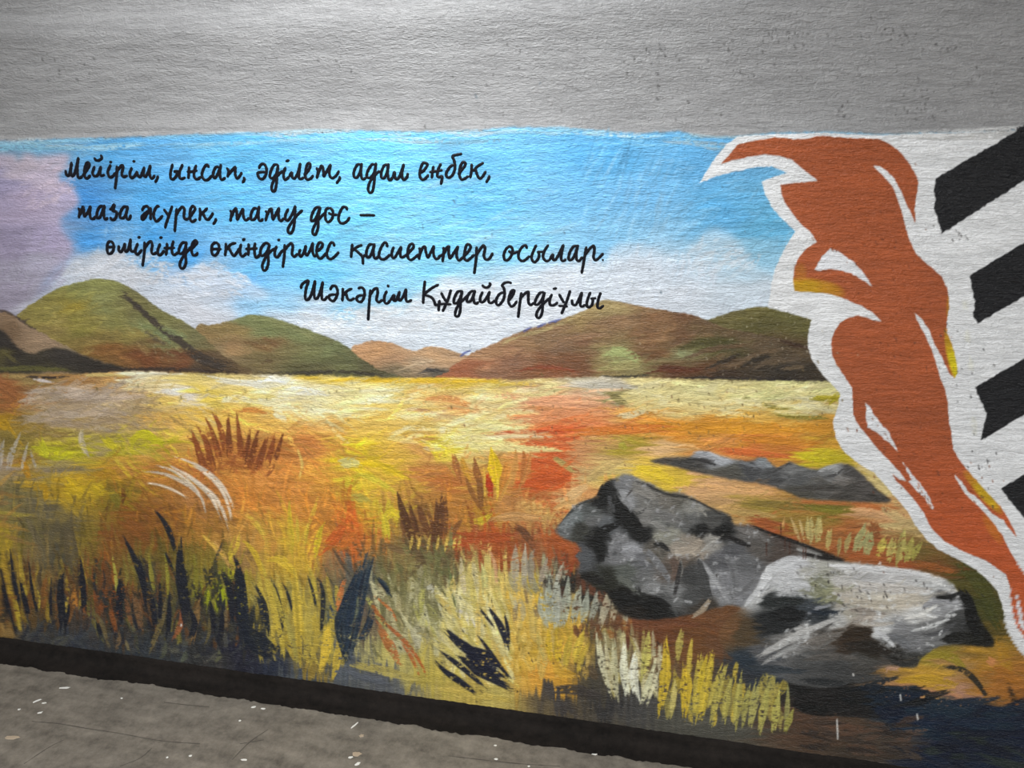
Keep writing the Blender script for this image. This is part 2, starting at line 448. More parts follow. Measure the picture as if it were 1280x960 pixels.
for k in range(260):
    x = random.uniform(590, 1000); y = random.uniform(385, 466)
    if IDS[int(y) - Y0, int(x) - X0] != P_H4: continue
    c = IMG[int(y) - Y0, int(x) - X0] * 255 * random.uniform(.85, 1.2) + random.choice([0, 0, 6, 14])
    l = random.uniform(12, 34); t = math.radians(random.gauss(24 if x < 720 else 12, 14))
    stroke([(x, y), (x + l * math.cos(t), y - l * math.sin(t))], random.uniform(3, 7), c, a=.5, dry=.35, pid=P_H4, inside=P_H4)
for p_, w_, c_ in [([(748, 444), (775, 438), (805, 452)], 13, (160, 168, 108)), ([(742, 462), (770, 458), (805, 455)], 9, (158, 148, 96)), ([(846, 440), (852, 441), (860, 446)], 8, (134, 136, 96)),
                   ([(838, 436), (880, 428), (922, 424)], 10, (80, 74, 38)), ([(850, 450), (890, 436), (940, 430)], 7, (108, 84, 60)), ([(888, 465), (915, 455), (950, 440), (985, 436)], 6, (104, 84, 62)),
                   ([(930, 466), (960, 452), (1000, 446)], 7, (102, 84, 64)), ([(972, 463), (990, 459), (1012, 458)], 6, (98, 82, 62)), ([(870, 464), (900, 452), (930, 440)], 5, (52, 42, 32)), ([(920, 462), (940, 450), (965, 444)], 5, (46, 38, 30)),
                   ([(800, 466), (840, 460), (880, 462)], 8, (92, 48, 28)), ([(640, 464), (680, 458), (725, 464)], 5, (136, 66, 38)), ([(970, 424), (1000, 432), (1020, 436)], 6, (62, 42, 28)),
                   ([(745, 470), (790, 470), (820, 466)], 4, (40, 38, 30)), ([(830, 470), (930, 473), (1036, 474)], 5, (38, 30, 26)), ([(600, 440), (650, 420), (700, 404), (752, 380)], 5, (164, 144, 100)), ([(690, 430), (730, 420), (760, 418)], 7, (146, 112, 82))]:
    stroke(p_, w_, c_, a=.9, dry=.16, pid=P_H4, prof=(.4, 1, .5), inside=P_H4)
for p_ in [[(654, 414), (664, 409)], [(672, 408), (682, 404)], [(686, 403), (701, 399)], [(574, 444), (588, 438)]]:
    stroke(p_, 2.6, (78, 88, 150), a=.8, prof=(.6, 1, .6))

# ---- meadow
P_ME = part('meadow', 'yellow and orange painted steppe grass meadow')
ME = [(10, 478, 152, 96, 55), (40, 476, 152, 127, 77), (90, 476, 167, 122, 72), (140, 473, 187, 142, 82), (170, 468, 226, 216, 182), (230, 473, 226, 202, 122), (290, 476, 232, 207, 132), (340, 479, 245, 240, 225), (400, 473, 226, 190, 66), (400, 486, 240, 230, 190), (470, 474, 222, 182, 50), (470, 490, 236, 226, 167),
      (560, 475, 217, 182, 60), (600, 476, 217, 182, 60), (600, 490, 231, 221, 162), (660, 474, 190, 162, 112), (680, 487, 231, 216, 152), (720, 482, 216, 206, 177), (750, 481, 214, 205, 187), (800, 485, 226, 211, 152), (870, 485, 226, 216, 152), (950, 482, 216, 206, 142), (1020, 485, 212, 207, 142),
      (10, 500, 152, 96, 50), (50, 500, 177, 152, 127), (110, 500, 182, 162, 142), (160, 505, 191, 167, 127), (200, 495, 226, 191, 96), (250, 495, 236, 206, 92), (310, 500, 241, 221, 132), (215, 490, 236, 226, 216), (340, 500, 245, 236, 202), (400, 510, 241, 231, 177), (450, 505, 236, 226, 162), (500, 515, 236, 206, 112), (540, 500, 226, 182, 112), (580, 511, 221, 162, 92), (558, 515, 202, 162, 117),
      (620, 505, 231, 211, 152), (650, 500, 226, 167, 122), (700, 500, 226, 162, 122), (740, 510, 226, 162, 117), (765, 500, 150, 140, 90), (790, 500, 216, 197, 127), (850, 502, 223, 206, 142), (900, 510, 221, 201, 137), (960, 492, 207, 206, 142), (1010, 500, 225, 216, 172), (990, 520, 205, 185, 110),
      (10, 530, 177, 132, 35), (30, 525, 142, 117, 67), (80, 530, 167, 142, 107), (130, 530, 167, 142, 107), (170, 525, 206, 167, 102), (200, 520, 221, 172, 87), (250, 520, 231, 187, 82), (300, 520, 226, 172, 82), (350, 525, 226, 182, 92), (390, 535, 226, 167, 87), (430, 530, 226, 172, 77), (480, 525, 236, 196, 97), (530, 520, 231, 191, 102), (560, 540, 236, 226, 152), (600, 535, 236, 226, 147),
      (640, 530, 226, 190, 120), (665, 528, 222, 135, 78), (700, 540, 211, 97, 47), (740, 530, 216, 132, 77), (780, 535, 226, 152, 60), (830, 535, 221, 142, 47), (870, 535, 216, 147, 47), (920, 535, 216, 152, 40), (980, 535, 206, 137, 35), (1040, 530, 191, 132, 40),
      (10, 550, 132, 112, 52), (60, 560, 187, 172, 52), (95, 565, 191, 182, 30), (60, 545, 152, 127, 82), (120, 560, 172, 152, 102), (140, 555, 201, 187, 40), (180, 545, 201, 191, 35), (210, 560, 201, 152, 72), (250, 550, 216, 167, 77), (300, 560, 167, 97, 47), (350, 560, 182, 112, 52), (390, 560, 206, 132, 67), (430, 560, 226, 201, 60), (450, 575, 226, 191, 30),
      (490, 570, 216, 172, 72), (530, 560, 201, 147, 82), (550, 555, 226, 206, 60), (600, 560, 236, 226, 152), (650, 555, 221, 152, 92), (690, 565, 206, 97, 47), (730, 560, 201, 142, 92), (765, 562, 201, 162, 107), (775, 556, 172, 152, 47), (820, 555, 226, 182, 127), (880, 555, 216, 142, 72), (930, 560, 211, 112, 52), (990, 560, 197, 117, 47), (1020, 570, 206, 187, 35),
      (10, 585, 162, 142, 122), (40, 580, 172, 132, 40), (70, 590, 142, 127, 102), (100, 595, 191, 152, 40), (130, 595, 187, 137, 40), (160, 585, 182, 127, 57), (200, 590, 191, 127, 57), (250, 590, 187, 112, 52), (300, 595, 206, 137, 60), (350, 600, 221, 147, 72), (400, 600, 216, 152, 60), (440, 600, 216, 191, 52), (480, 600, 216, 182, 52), (500, 615, 206, 152, 72), (530, 595, 187, 122, 62), (560, 600, 187, 112, 52),
      (620, 600, 201, 152, 60), (650, 600, 197, 122, 57), (680, 605, 191, 82, 32), (710, 600, 197, 87, 37), (740, 585, 201, 167, 112), (720, 625, 226, 182, 122), (760, 582, 206, 182, 112), (810, 590, 221, 187, 60), (835, 605, 216, 182, 60), (880, 605, 216, 167, 117), (950, 606, 206, 152, 97), (1010, 630, 172, 117, 52), (1080, 632, 191, 112, 57),
      (10, 630, 122, 112, 72), (50, 630, 107, 97, 72), (60, 610, 187, 147, 35), (90, 610, 201, 167, 35), (120, 610, 182, 152, 40), (140, 620, 122, 102, 32), (170, 640, 142, 87, 32), (200, 640, 132, 82, 37), (250, 620, 172, 117, 62), (300, 625, 201, 127, 52), (350, 620, 216, 142, 67), (400, 640, 206, 137, 57), (430, 650, 206, 97, 37), (450, 640, 206, 167, 52), (480, 640, 201, 177, 52), (520, 640, 130, 90, 45),
      (560, 640, 182, 122, 52), (600, 640, 182, 132, 42), (640, 630, 191, 132, 72), (680, 640, 206, 162, 92), (700, 630, 201, 112, 57), (690, 648, 170, 130, 80),
      (10, 670, 162, 137, 40), (40, 665, 112, 102, 62), (80, 665, 97, 87, 62), (120, 665, 132, 112, 42), (150, 670, 127, 77, 32), (200, 670, 127, 82, 32), (250, 670, 167, 117, 47), (290, 680, 191, 142, 72), (330, 670, 197, 142, 62), (370, 670, 201, 172, 52), (400, 675, 201, 132, 52), (430, 680, 201, 102, 42), (460, 675, 191, 122, 52), (500, 680, 132, 107, 62), (540, 680, 122, 87, 52), (580, 680, 167, 77, 37), (620, 680, 162, 77, 32), (660, 680, 142, 82, 47), (690, 680, 167, 87, 42), (710, 690, 150, 70, 35),
      (10, 705, 172, 142, 42), (50, 700, 122, 102, 62), (80, 700, 82, 77, 62), (110, 710, 117, 102, 42), (140, 720, 137, 77, 32), (180, 710, 112, 97, 42), (220, 700, 102, 87, 32), (260, 700, 132, 112, 42), (280, 737, 162, 167, 32), (300, 700, 152, 117, 67), (330, 700, 191, 152, 62), (370, 710, 206, 167, 52), (410, 710, 152, 112, 72), (450, 715, 62, 70, 80), (480, 720, 112, 107, 62), (520, 720, 132, 127, 77), (560, 710, 102, 97, 62), (590, 720, 191, 172, 102), (630, 730, 206, 182, 102), (680, 730, 152, 147, 117), (720, 725, 60, 50, 40), (750, 740, 60, 52, 44),
      (10, 765, 122, 82, 37), (50, 760, 92, 72, 42), (90, 770, 57, 52, 47), (130, 745, 132, 77, 37), (140, 760, 122, 67, 32), (180, 770, 82, 62, 42), (220, 770, 47, 47, 47), (260, 770, 62, 57, 47), (300, 770, 27, 32, 42), (350, 760, 172, 147, 62), (390, 770, 187, 162, 62), (430, 770, 42, 57, 77), (460, 770, 112, 92, 72), (500, 760, 167, 157, 112), (540, 760, 191, 187, 147), (580, 760, 216, 206, 152), (620, 770, 226, 211, 142), (660, 760, 221, 182, 82), (690, 770, 191, 162, 52), (720, 785, 191, 152, 47), (740, 770, 92, 77, 57), (780, 800, 150, 140, 100), (800, 775, 110, 62, 38), (850, 775, 112, 67, 37), (830, 785, 105, 62, 36),
      (10, 792, 142, 112, 62), (50, 800, 62, 62, 62), (100, 810, 52, 57, 67), (150, 815, 47, 52, 57), (200, 815, 52, 57, 62), (250, 820, 52, 52, 52), (300, 820, 32, 32, 47), (340, 832, 42, 47, 62), (400, 832, 150, 125, 55), (430, 832, 82, 87, 92), (460, 820, 172, 162, 107), (500, 830, 191, 177, 102), (540, 850, 187, 167, 77), (580, 865, 191, 167, 82), (620, 872, 191, 172, 92), (650, 832, 216, 177, 82), (680, 842, 221, 162, 62), (700, 850, 206, 152, 52), (740, 850, 72, 67, 57), (700, 875, 67, 62, 60), (760, 880, 52, 50, 50), (800, 892, 72, 70, 68), (850, 897, 82, 80, 72), (430, 850, 82, 87, 95), (480, 862, 90, 92, 96), (900, 912, 80, 78, 70), (380, 848, 70, 76, 84),
      (870, 800, 112, 72, 37), (920, 795, 102, 67, 42), (950, 840, 46, 52, 60), (1000, 862, 28, 28, 28), (1000, 905, 82, 60, 45), (1050, 905, 77, 60, 46), (1050, 870, 22, 22, 22), (1100, 880, 24, 40, 56), (1150, 890, 20, 33, 52), (1200, 905, 18, 28, 52), (1250, 905, 20, 30, 46), (1090, 935, 64, 54, 45), (1180, 945, 24, 30, 46), (1150, 850, 192, 147, 50), (1125, 866, 172, 122, 87), (1190, 862, 186, 138, 108), (1170, 822, 152, 132, 42), (1200, 832, 167, 127, 72), (1240, 832, 172, 122, 42), (1230, 862, 167, 117, 52), (1260, 852, 167, 107, 42), (1250, 812, 162, 122, 42),
      (1220, 760, 66, 66, 25), (1180, 712, 112, 72, 32), (1210, 722, 76, 70, 26), (1236, 770, 70, 66, 26), (1240, 790, 90, 76, 28), (900, 640, 191, 152, 92), (950, 632, 167, 142, 62), (1000, 642, 152, 122, 52), (1040, 640, 112, 102, 32), (900, 625, 206, 162, 112), (960, 662, 167, 87, 42), (1060, 662, 167, 102, 52), (1080, 682, 152, 77, 37), (1100, 640, 201, 152, 102), (1130, 660, 197, 172, 117), (1150, 690, 112, 92, 42), (1130, 702, 152, 77, 37), (1090, 600, 202, 180, 120), (1105, 615, 200, 178, 120),
      (1280, 870, 150, 95, 40), (1350, 900, 40, 40, 46), (-200, 500, 160, 120, 80), (-200, 600, 150, 120, 60), (-200, 700, 110, 90, 50), (-200, 790, 70, 60, 50)]
me_poly = [(-450, 466), (0, 466), (90, 468), (160, 464), (240, 466), (310, 468), (420, 470), (490, 472), (560, 472), (640, 474), (740, 471), (850, 473), (925, 475), (1036, 477), (1150, 480), (1700, 480), (1700, 1070), (-450, 1070)]
m, box = poly_mask(me_poly, smooth=False, jag=.7, soft=1)
f = field(ME, box, power=3.6, aniso=1.6, warp=9, seed=61)
lay(m, box, f, P_ME)
CLIP = np.zeros((H, W), np.float32); CLIP[view(box)] = m


def smear(pids, amp, vert_w, seed):
    """drag the wet colours along the brush direction: vert_w 0 = level strokes, 1 = upright strokes"""
    hx = (vnoise(2.2, 34, seed) - .5) * 2; vx = (vnoise(34, 2.2, seed + 1) - .5) * 2
    h2 = (vnoise(5, 60, seed + 2) - .5) * 2; v2 = (vnoise(60, 5, seed + 3) - .5) * 2
    dx = amp * ((hx + h2) * (1 - vert_w) + .12 * (vx + v2) * vert_w)
    dy = amp * (.12 * (hx + h2) * (1 - vert_w) + (vx + v2) * vert_w)
    yy_ = np.clip(np.arange(H)[:, None] + dy, 0, H - 1).astype(np.int32); xx_ = np.clip(np.arange(W)[None, :] + dx, 0, W - 1).astype(np.int32)
    ok = np.isin(IDS, pids)
    src = IMG[yy_, xx_]
    good = ok & np.isin(IDS[yy_, xx_], pids)
    br = 1 + (.10 * hx * (1 - vert_w) + .10 * vx * vert_w)[..., None]
    IMG[good] = (src * br)[good]
    HGT[ok] += (.5 * hx * (1 - vert_w) + .5 * vx * vert_w)[ok]


VW = np.clip((np.arange(H)[:, None] + Y0 - 600 + (BROAD - .5) * 120) / 90, 0, 1) * np.clip((960 - (np.arange(W)[None, :] + X0)) / 160, 0, 1)
smear([P_ME], 15, VW.astype(np.float32), 201)
smear([P_H0, P_H1, P_H2, P_H3, P_H4, P_H5], 2.2, np.float32(.25), 211)


def auto_strokes(n, box, ang, spread, L, wdt, a=.5, dry=.4, jit=.14, pid=P_ME, sat=0.0, only=None):
    x0, y0, x1, y1 = box
    for _ in range(n):
        x = random.uniform(x0, x1); y = random.uniform(y0, y1)
        if only is not None and IDS[int(y) - Y0, int(x) - X0] != only: continue
        c = IMG[int(y) - Y0, int(x) - X0] * 255
        g = c.mean()
        c = (g + (c - g) * (1 + random.uniform(0, sat))) * random.uniform(1 - jit, 1 + jit)
        t = math.radians(random.gauss(ang, spread)); l = random.uniform(*L)
        dx, dy = math.cos(t) * l, -math.sin(t) * l
        bend = random.uniform(-.12, .12) * l
        stroke([(x, y), (x + dx / 2 + bend * math.sin(t), y + dy / 2 + bend * math.cos(t)), (x + dx, y + dy)], random.uniform(*wdt), c, a=a, dry=dry, prof=(.5, 1, .25), hgt=.6, inside=only)


def meadow_texture(q):
    auto_strokes(int(700 * q), (0, 474, 1050, 560), 6, 14, (18, 60), (2, 6), a=.55, jit=.16, only=P_ME)
    auto_strokes(int(420 * q), (330, 520, 720, 680), 8, 28, (16, 50), (2, 6), a=.5, sat=.1, jit=.18, only=P_ME)
    auto_strokes(int(420 * q), (130, 490, 420, 650), -30, 14, (22, 60), (2, 5), a=.55, sat=.1, jit=.2, only=P_ME)
    auto_strokes(int(260 * q), (0, 490, 200, 640), 10, 40, (16, 46), (2, 6), a=.5, sat=.2, jit=.16, only=P_ME)
    auto_strokes(int(900 * q), (0, 620, 780, 850), 97, 16, (18, 55), (2, 6), a=.6, sat=.12, jit=.3, only=P_ME)
    auto_strokes(int(320 * q), (850, 570, 1150, 700), 4, 12, (16, 50), (2, 6), a=.5, jit=.16, only=P_ME)
    auto_strokes(int(320 * q), (780, 740, 1270, 940), 6, 14, (18, 50), (2, 6), a=.5, jit=.2, only=P_ME)


meadow_texture(1.0)


def S(pts, w, col, a=.9, dry=.25, prof=(.15, 1, .5), pid=P_ME, **k):
    stroke(pts, w, col, a=a, dry=dry, prof=prof, pid=pid, **k)


LONG = (.5, 1, .3)
# broad colour accents of the meadow
for p_, w_, c_ in [
    ([(95, 470), (130, 468), (160, 470)], 5, (214, 190, 120)), ([(30, 470), (60, 472), (88, 470)], 4, (40, 32, 30)), ([(38, 472), (56, 476), (70, 478)], 4, (215, 205, 205)), ([(160, 466), (200, 466), (240, 468)], 4, (232, 226, 205)),
    ([(250, 470), (300, 478), (380, 482)], 8, (240, 234, 214)), ([(310, 478), (360, 486), (410, 492)], 14, (244, 240, 222)), ([(380, 474), (470, 475), (560, 476), (640, 476)], 6, (218, 176, 40)), ([(200, 488), (215, 490), (228, 494)], 7, (240, 232, 222)),
    ([(275, 500), (300, 498), (320, 503)], 10, (244, 232, 190)), ([(340, 510), (352, 520), (360, 524)], 12, (240, 230, 190)), ([(300, 513), (318, 512), (336, 518)], 7, (206, 132, 62)), ([(420, 500), (460, 498), (500, 502)], 12, (238, 228, 168)), ([(500, 512), (525, 512), (560, 520)], 5, (172, 128, 88)),
    ([(527, 500), (560, 498), (590, 508), (606, 516)], 9, (216, 150, 86)), ([(555, 510), (580, 514), (604, 516)], 7, (222, 150, 88)), ([(548, 538), (555, 537), (562, 540)], 9, (246, 240, 215)), ([(570, 528), (620, 534), (664, 534)], 7, (236, 226, 158)),
    ([(590, 545), (640, 545), (692, 546)], 5, (236, 212, 168)), ([(560, 552), (630, 558), (708, 562)], 12, (236, 222, 150)), ([(600, 543), (640, 540), (720, 538)], 6, (206, 84, 40)), ([(640, 552), (680, 553), (730, 545)], 9, (208, 96, 46)), ([(635, 528), (680, 520), (740, 512)], 15, (224, 150, 102)),
    ([(640, 500), (690, 502), (745, 506)], 14, (226, 160, 118)), ([(692, 478), (720, 480), (760, 482), (800, 484)], 9, (206, 198, 182)), ([(760, 492), (775, 500), (784, 505)], 10, (128, 116, 70)), ([(770, 520), (790, 518), (810, 512)], 9, (232, 214, 168)),
    ([(690, 542), (760, 538), (850, 534), (900, 536)], 12, (220, 124, 44)), ([(800, 532), (880, 534), (960, 536), (1044, 536)], 14, (214, 146, 40)), ([(890, 560), (940, 566), (1000, 572)], 9, (206, 104, 48)), ([(985, 566), (1010, 572), (1046, 578)], 8, (206, 190, 30)), ([(900, 548), (960, 550), (1040, 556)], 10, (206, 132, 38)),
    ([(924, 500), (935, 498), (944, 502)], 6, (98, 90, 36)), ([(946, 504), (965, 508), (1000, 512)], 6, (128, 118, 40)), ([(970, 518), (990, 520), (1040, 522)], 8, (138, 126, 48)), ([(1014, 497), (1035, 498), (1052, 500)], 9, (166, 152, 28)), ([(1035, 505), (1045, 495), (1055, 490)], 8, (166, 152, 28)), ([(980, 508), (1010, 508), (1042, 512)], 8, (226, 218, 178)),
    ([(650, 575), (690, 585), (720, 590)], 20, (202, 90, 38)), ([(660, 600), (690, 605), (715, 595)], 18, (196, 86, 34)), ([(690, 570), (705, 580), (720, 592)], 8, (176, 158, 92)), ([(772, 558), (778, 556), (784, 562)], 9, (166, 156, 52)), ([(790, 582), (815, 590), (848, 604)], 16, (224, 192, 48)), ([(705, 625), (725, 612), (738, 606)], 13, (228, 186, 128)), ([(690, 640), (705, 632), (720, 630)], 12, (226, 176, 108)),
    ([(735, 600), (755, 585), (780, 574)], 14, (204, 172, 108)), ([(850, 588), (900, 592), (960, 602)], 12, (222, 172, 122)), ([(870, 606), (920, 612), (980, 616)], 9, (212, 162, 108)), ([(985, 612), (1000, 615), (1012, 612)], 9, (130, 102, 42)), ([(920, 626), (960, 630), (1010, 634), (1050, 640)], 10, (128, 108, 48)), ([(1000, 632), (1035, 636), (1065, 640)], 9, (120, 112, 34)), ([(985, 626), (1040, 628), (1110, 632)], 6, (192, 116, 62)), ([(930, 648), (960, 654), (1000, 664)], 10, (150, 80, 38)), ([(905, 640), (940, 642), (975, 646)], 9, (192, 158, 92)),
    ([(1050, 640), (1085, 640), (1120, 650)], 12, (206, 158, 112)), ([(1080, 590), (1100, 606), (1125, 630)], 10, (212, 190, 128)), ([(1100, 632), (1120, 645), (1138, 652)], 12, (202, 172, 118)), ([(1085, 655), (1095, 662), (1100, 670)], 16, (142, 80, 40)), ([(1135, 700), (1165, 708), (1200, 716)], 10, (150, 86, 38)), ([(1196, 700), (1225, 730), (1250, 775)], 20, (72, 72, 26)), ([(1225, 740), (1240, 770), (1250, 790)], 14, (64, 66, 24)),
    ([(1250, 800), (1256, 825), (1262, 850)], 18, (168, 122, 34)), ([(1240, 830), (1262, 845), (1285, 860)], 14, (170, 108, 38)), ([(1232, 822), (1240, 827), (1246, 826)], 11, (206, 136, 84)), ([(1120, 850), (1160, 848), (1200, 856)], 12, (190, 148, 40)), ([(1125, 864), (1170, 866), (1220, 874)], 8, (178, 126, 92)), ([(1160, 815), (1190, 822), (1210, 840)], 12, (150, 132, 40)), ([(1175, 832), (1205, 838), (1228, 862), (1236, 885)], 8, (30, 30, 26)), ([(1195, 865), (1215, 872), (1232, 870)], 7, (176, 128, 104)),
    ([(1258, 850), (1268, 875), (1280, 892)], 7, (22, 20, 18)), ([(1040, 868), (1100, 872), (1160, 876), (1230, 884)], 16, (18, 34, 50)), ([(1100, 892), (1180, 900), (1280, 905)], 26, (18, 30, 48)), ([(985, 858), (1020, 872), (1080, 880)], 18, (18, 18, 18)), ([(1000, 888), (1060, 890), (1120, 896)], 12, (26, 24, 24)), ([(995, 900), (1040, 905), (1090, 912)], 12, (92, 66, 50)), ([(1060, 925), (1110, 935), (1160, 950)], 14, (74, 62, 52)), ([(1150, 920), (1200, 935), (1280, 945)], 22, (20, 28, 48)), ([(1100, 928), (1118, 932), (1134, 942)], 5, (24, 26, 34)), ([(1190, 915), (1205, 925), (1215, 930)], 12, (40, 52, 36)),
    ([(860, 770), (900, 790), (945, 808)], 14, (112, 70, 40)), ([(780, 770), (830, 776), (880, 782)], 12, (112, 66, 40)), ([(1125, 836), (1112, 834), (1104, 842)], 8, (176, 138, 116)),
    ([(20, 495), (80, 490), (140, 500)], 16, (184, 164, 146)), ([(30, 515), (80, 512), (150, 520)], 16, (170, 148, 118)), ([(-10, 520), (6, 530), (12, 540)], 16, (182, 140, 26)), ([(-10, 480), (10, 490), (24, 500)], 22, (150, 94, 52)), ([(42, 560), (65, 566), (98, 570)], 18, (190, 184, 34)), ([(50, 545), (56, 560), (60, 575)], 8, (196, 190, 40)), ([(128, 545), (140, 556), (148, 562)], 11, (206, 190, 34)), ([(162, 550), (180, 542), (206, 556)], 12, (206, 198, 28)), ([(168, 560), (166, 550), (180, 540)], 8, (204, 190, 40)), ([(104, 535), (102, 550), (112, 575)], 8, (186, 172, 148)),
    ([(25, 570), (32, 585), (38, 600)], 10, (186, 132, 26)), ([(60, 605), (58, 618), (57, 626)], 9, (196, 150, 26)), ([(84, 600), (95, 610), (108, 612)], 18, (208, 172, 32)), ([(115, 606), (124, 612), (132, 618)], 16, (200, 168, 34)), ([(138, 612), (146, 625), (148, 636)], 12, (124, 112, 36)), ([(154, 608), (155, 620), (153, 630)], 6, (104, 60, 24)),
    ([(430, 560), (450, 562), (462, 570)], 16, (230, 196, 44)), ([(420, 580), (440, 578), (452, 582)], 14, (226, 216, 140)), ([(455, 572), (485, 585), (512, 600)], 9, (230, 194, 36)), ([(450, 580), (480, 595), (505, 606)], 6, (222, 178, 60)), ([(445, 590), (470, 600), (500, 618)], 8, (214, 196, 60)), ([(530, 548), (542, 562), (550, 580)], 8, (230, 200, 50)), ([(545, 556), (555, 562), (558, 572)], 7, (234, 206, 60)), ([(432, 622), (450, 622), (465, 628)], 11, (176, 160, 70)), ([(480, 650), (490, 640), (500, 650)], 12, (214, 190, 44)), ([(372, 560), (378, 580), (374, 600)], 4, (226, 190, 100)),
    ([(590, 652), (605, 650), (615, 640)], 10, (204, 180, 44)), ([(605, 655), (640, 645), (690, 650)], 12, (196, 148, 92)), ([(560, 670), (600, 672), (650, 670)], 16, (166, 76, 34)), ([(680, 665), (700, 675), (715, 690)], 22, (168, 84, 36)), ([(640, 655), (655, 665), (670, 690)], 10, (104, 66, 42)), ([(400, 690), (420, 670), (436, 645)], 14, (206, 98, 38)), ([(420, 690), (440, 670), (450, 660)], 12, (206, 116, 46)),
    ([(276, 728), (280, 738), (280, 750)], 7, (176, 186, 26)), ([(128, 720), (135, 740), (140, 765)], 20, (140, 76, 30)), ([(118, 700), (122, 720), (124, 740)], 14, (130, 78, 32)), ([(260, 670), (275, 690), (290, 712)], 9, (204, 158, 88)), ([(250, 665), (266, 680), (285, 700)], 5, (214, 172, 70)), ([(300, 640), (320, 655), (334, 678)], 6, (208, 172, 60)), ([(85, 655), (90, 690), (95, 720)], 18, (96, 84, 60)), ([(30, 640), (50, 680), (60, 710)], 9, (110, 98, 70)), ([(150, 650), (170, 660), (190, 680)], 18, (132, 80, 34)),
    ([(555, 770), (590, 800), (615, 830)], 14, (226, 216, 170)), ([(565, 760), (585, 775), (600, 800)], 12, (216, 208, 196)), ([(600, 770), (625, 800), (640, 830)], 14, (236, 222, 150)), ([(650, 730), (655, 760), (660, 790)], 20, (222, 184, 84)), ([(560, 780), (575, 790), (606, 812)], 5, (230, 196, 40)), ([(640, 840), (670, 842), (705, 846)], 10, (222, 160, 60)), ([(640, 830), (670, 820), (690, 815)], 18, (222, 184, 90)), ([(545, 858), (600, 868), (650, 878)], 10, (204, 178, 86)), ([(430, 834), (450, 845), (490, 855)], 9, (92, 96, 104)), ([(440, 830), (480, 838), (530, 852)], 12, (184, 166, 88)),
    ([(620, 710), (622, 740), (626, 760)], 8, (186, 138, 110)), ([(575, 705), (582, 725), (590, 750)], 12, (200, 184, 110)), ([(560, 710), (565, 735), (572, 765)], 7, (92, 110, 62)), ([(548, 700), (552, 712), (556, 720)], 6, (74, 96, 80)), ([(520, 690), (530, 730), (545, 770)], 10, (148, 140, 104)), ([(530, 740), (545, 735), (550, 760)], 14, (190, 186, 164)), ([(510, 770), (520, 790), (522, 815)], 14, (186, 180, 150)),
    ([(690, 862), (720, 862), (760, 872)], 14, (62, 56, 52)), ([(725, 830), (740, 840), (748, 850)], 14, (92, 76, 56)), ([(480, 680), (510, 690), (560, 690)], 10, (118, 92, 58))]:
    S(p_, w_, c_, prof=(.6, 1, .4), a=.88, dry=.24)

meadow_texture(.15)
# ---- grass tufts of the painting
#patches
def patch(x0, y0, x1, y1, n, ang, spread, cols, w=(5, 12), L=(18, 42), a=.7, dry=.32, pid=P_ME):
    for _ in range(n):
        x = random.uniform(x0, x1); y = random.uniform(y0, y1)
        t = math.radians(random.gauss(ang, spread)); l = random.uniform(*L)
        bend = random.uniform(-.15, .15) * l
        stroke([(x, y), (x + math.cos(t) * l / 2 + bend, y - math.sin(t) * l / 2), (x + math.cos(t) * l, y - math.sin(t) * l)], random.uniform(*w), random.choice(cols), a=a, dry=dry, prof=(.8, 1, .3), pid=pid, jit=.1)


patch(15, 488, 150, 530, 60, 12, 14, [(186, 166, 148), (176, 154, 130), (168, 144, 112), (192, 174, 156)], w=(4, 10), L=(24, 60), a=.55, dry=.35)
patch(480, 484, 640, 560, 70, 5, 12, [(240, 228, 172), (236, 222, 154), (232, 206, 128), (240, 232, 190)], w=(4, 9), L=(24, 60), a=.5, dry=.38)
patch(300, 478, 460, 515, 40, 4, 10, [(244, 238, 206), (242, 230, 180), (238, 220, 150)], w=(4, 9), L=(24, 60), a=.5, dry=.38)
patch(780, 480, 1020, 515, 70, 5, 12, [(226, 214, 156), (222, 206, 142), (230, 218, 170)], w=(4, 9), L=(24, 60), a=.5, dry=.38)
patch(240, 560, 352, 600, 60, 80, 25, [(160, 90, 42), (140, 74, 34), (196, 124, 54), (206, 140, 62)], w=(3, 7), L=(14, 34))
patch(500, 650, 570, 690, 40, 88, 18, [(112, 72, 42), (96, 60, 36), (150, 104, 50), (186, 150, 70)], w=(4, 8), L=(14, 34))
patch(0, 730, 110, 790, 70, 96, 8, [(156, 128, 42), (118, 76, 36), (74, 58, 38), (60, 50, 40), (100, 68, 34)], w=(3, 7), L=(24, 56))
patch(110, 728, 300, 815, 160, 96, 10, [(60, 56, 44), (34, 34, 38), (112, 70, 36), (86, 78, 42), (28, 30, 40), (40, 42, 46), (120, 110, 48)], w=(3, 8), L=(24, 60), a=.7)
patch(20, 790, 380, 835, 130, 60, 40, [(44, 48, 56), (56, 60, 66), (36, 38, 48), (70, 72, 72), (90, 88, 74)], w=(3, 8), L=(12, 30), a=.6)
patch(320, 750, 430, 835, 100, 100, 10, [(190, 164, 62), (204, 174, 60), (172, 152, 76), (206, 180, 70), (150, 136, 70)], w=(4, 9), L=(26, 60), a=.75)
patch(480, 685, 570, 735, 50, 95, 18, [(118, 98, 58), (100, 84, 54), (132, 112, 66), (92, 74, 48), (112, 110, 66)], w=(4, 9), L=(16, 36), a=.7)
patch(470, 750, 580, 830, 90, 105, 14, [(150, 144, 104), (180, 172, 130), (126, 120, 76), (196, 190, 150), (108, 104, 66), (188, 182, 96)], w=(4, 9), L=(24, 60), a=.65)
patch(560, 748, 650, 860, 110, 112, 14, [(206, 190, 112), (222, 208, 142), (196, 178, 88), (232, 222, 168), (214, 184, 96)], w=(4, 9), L=(24, 60), a=.65)
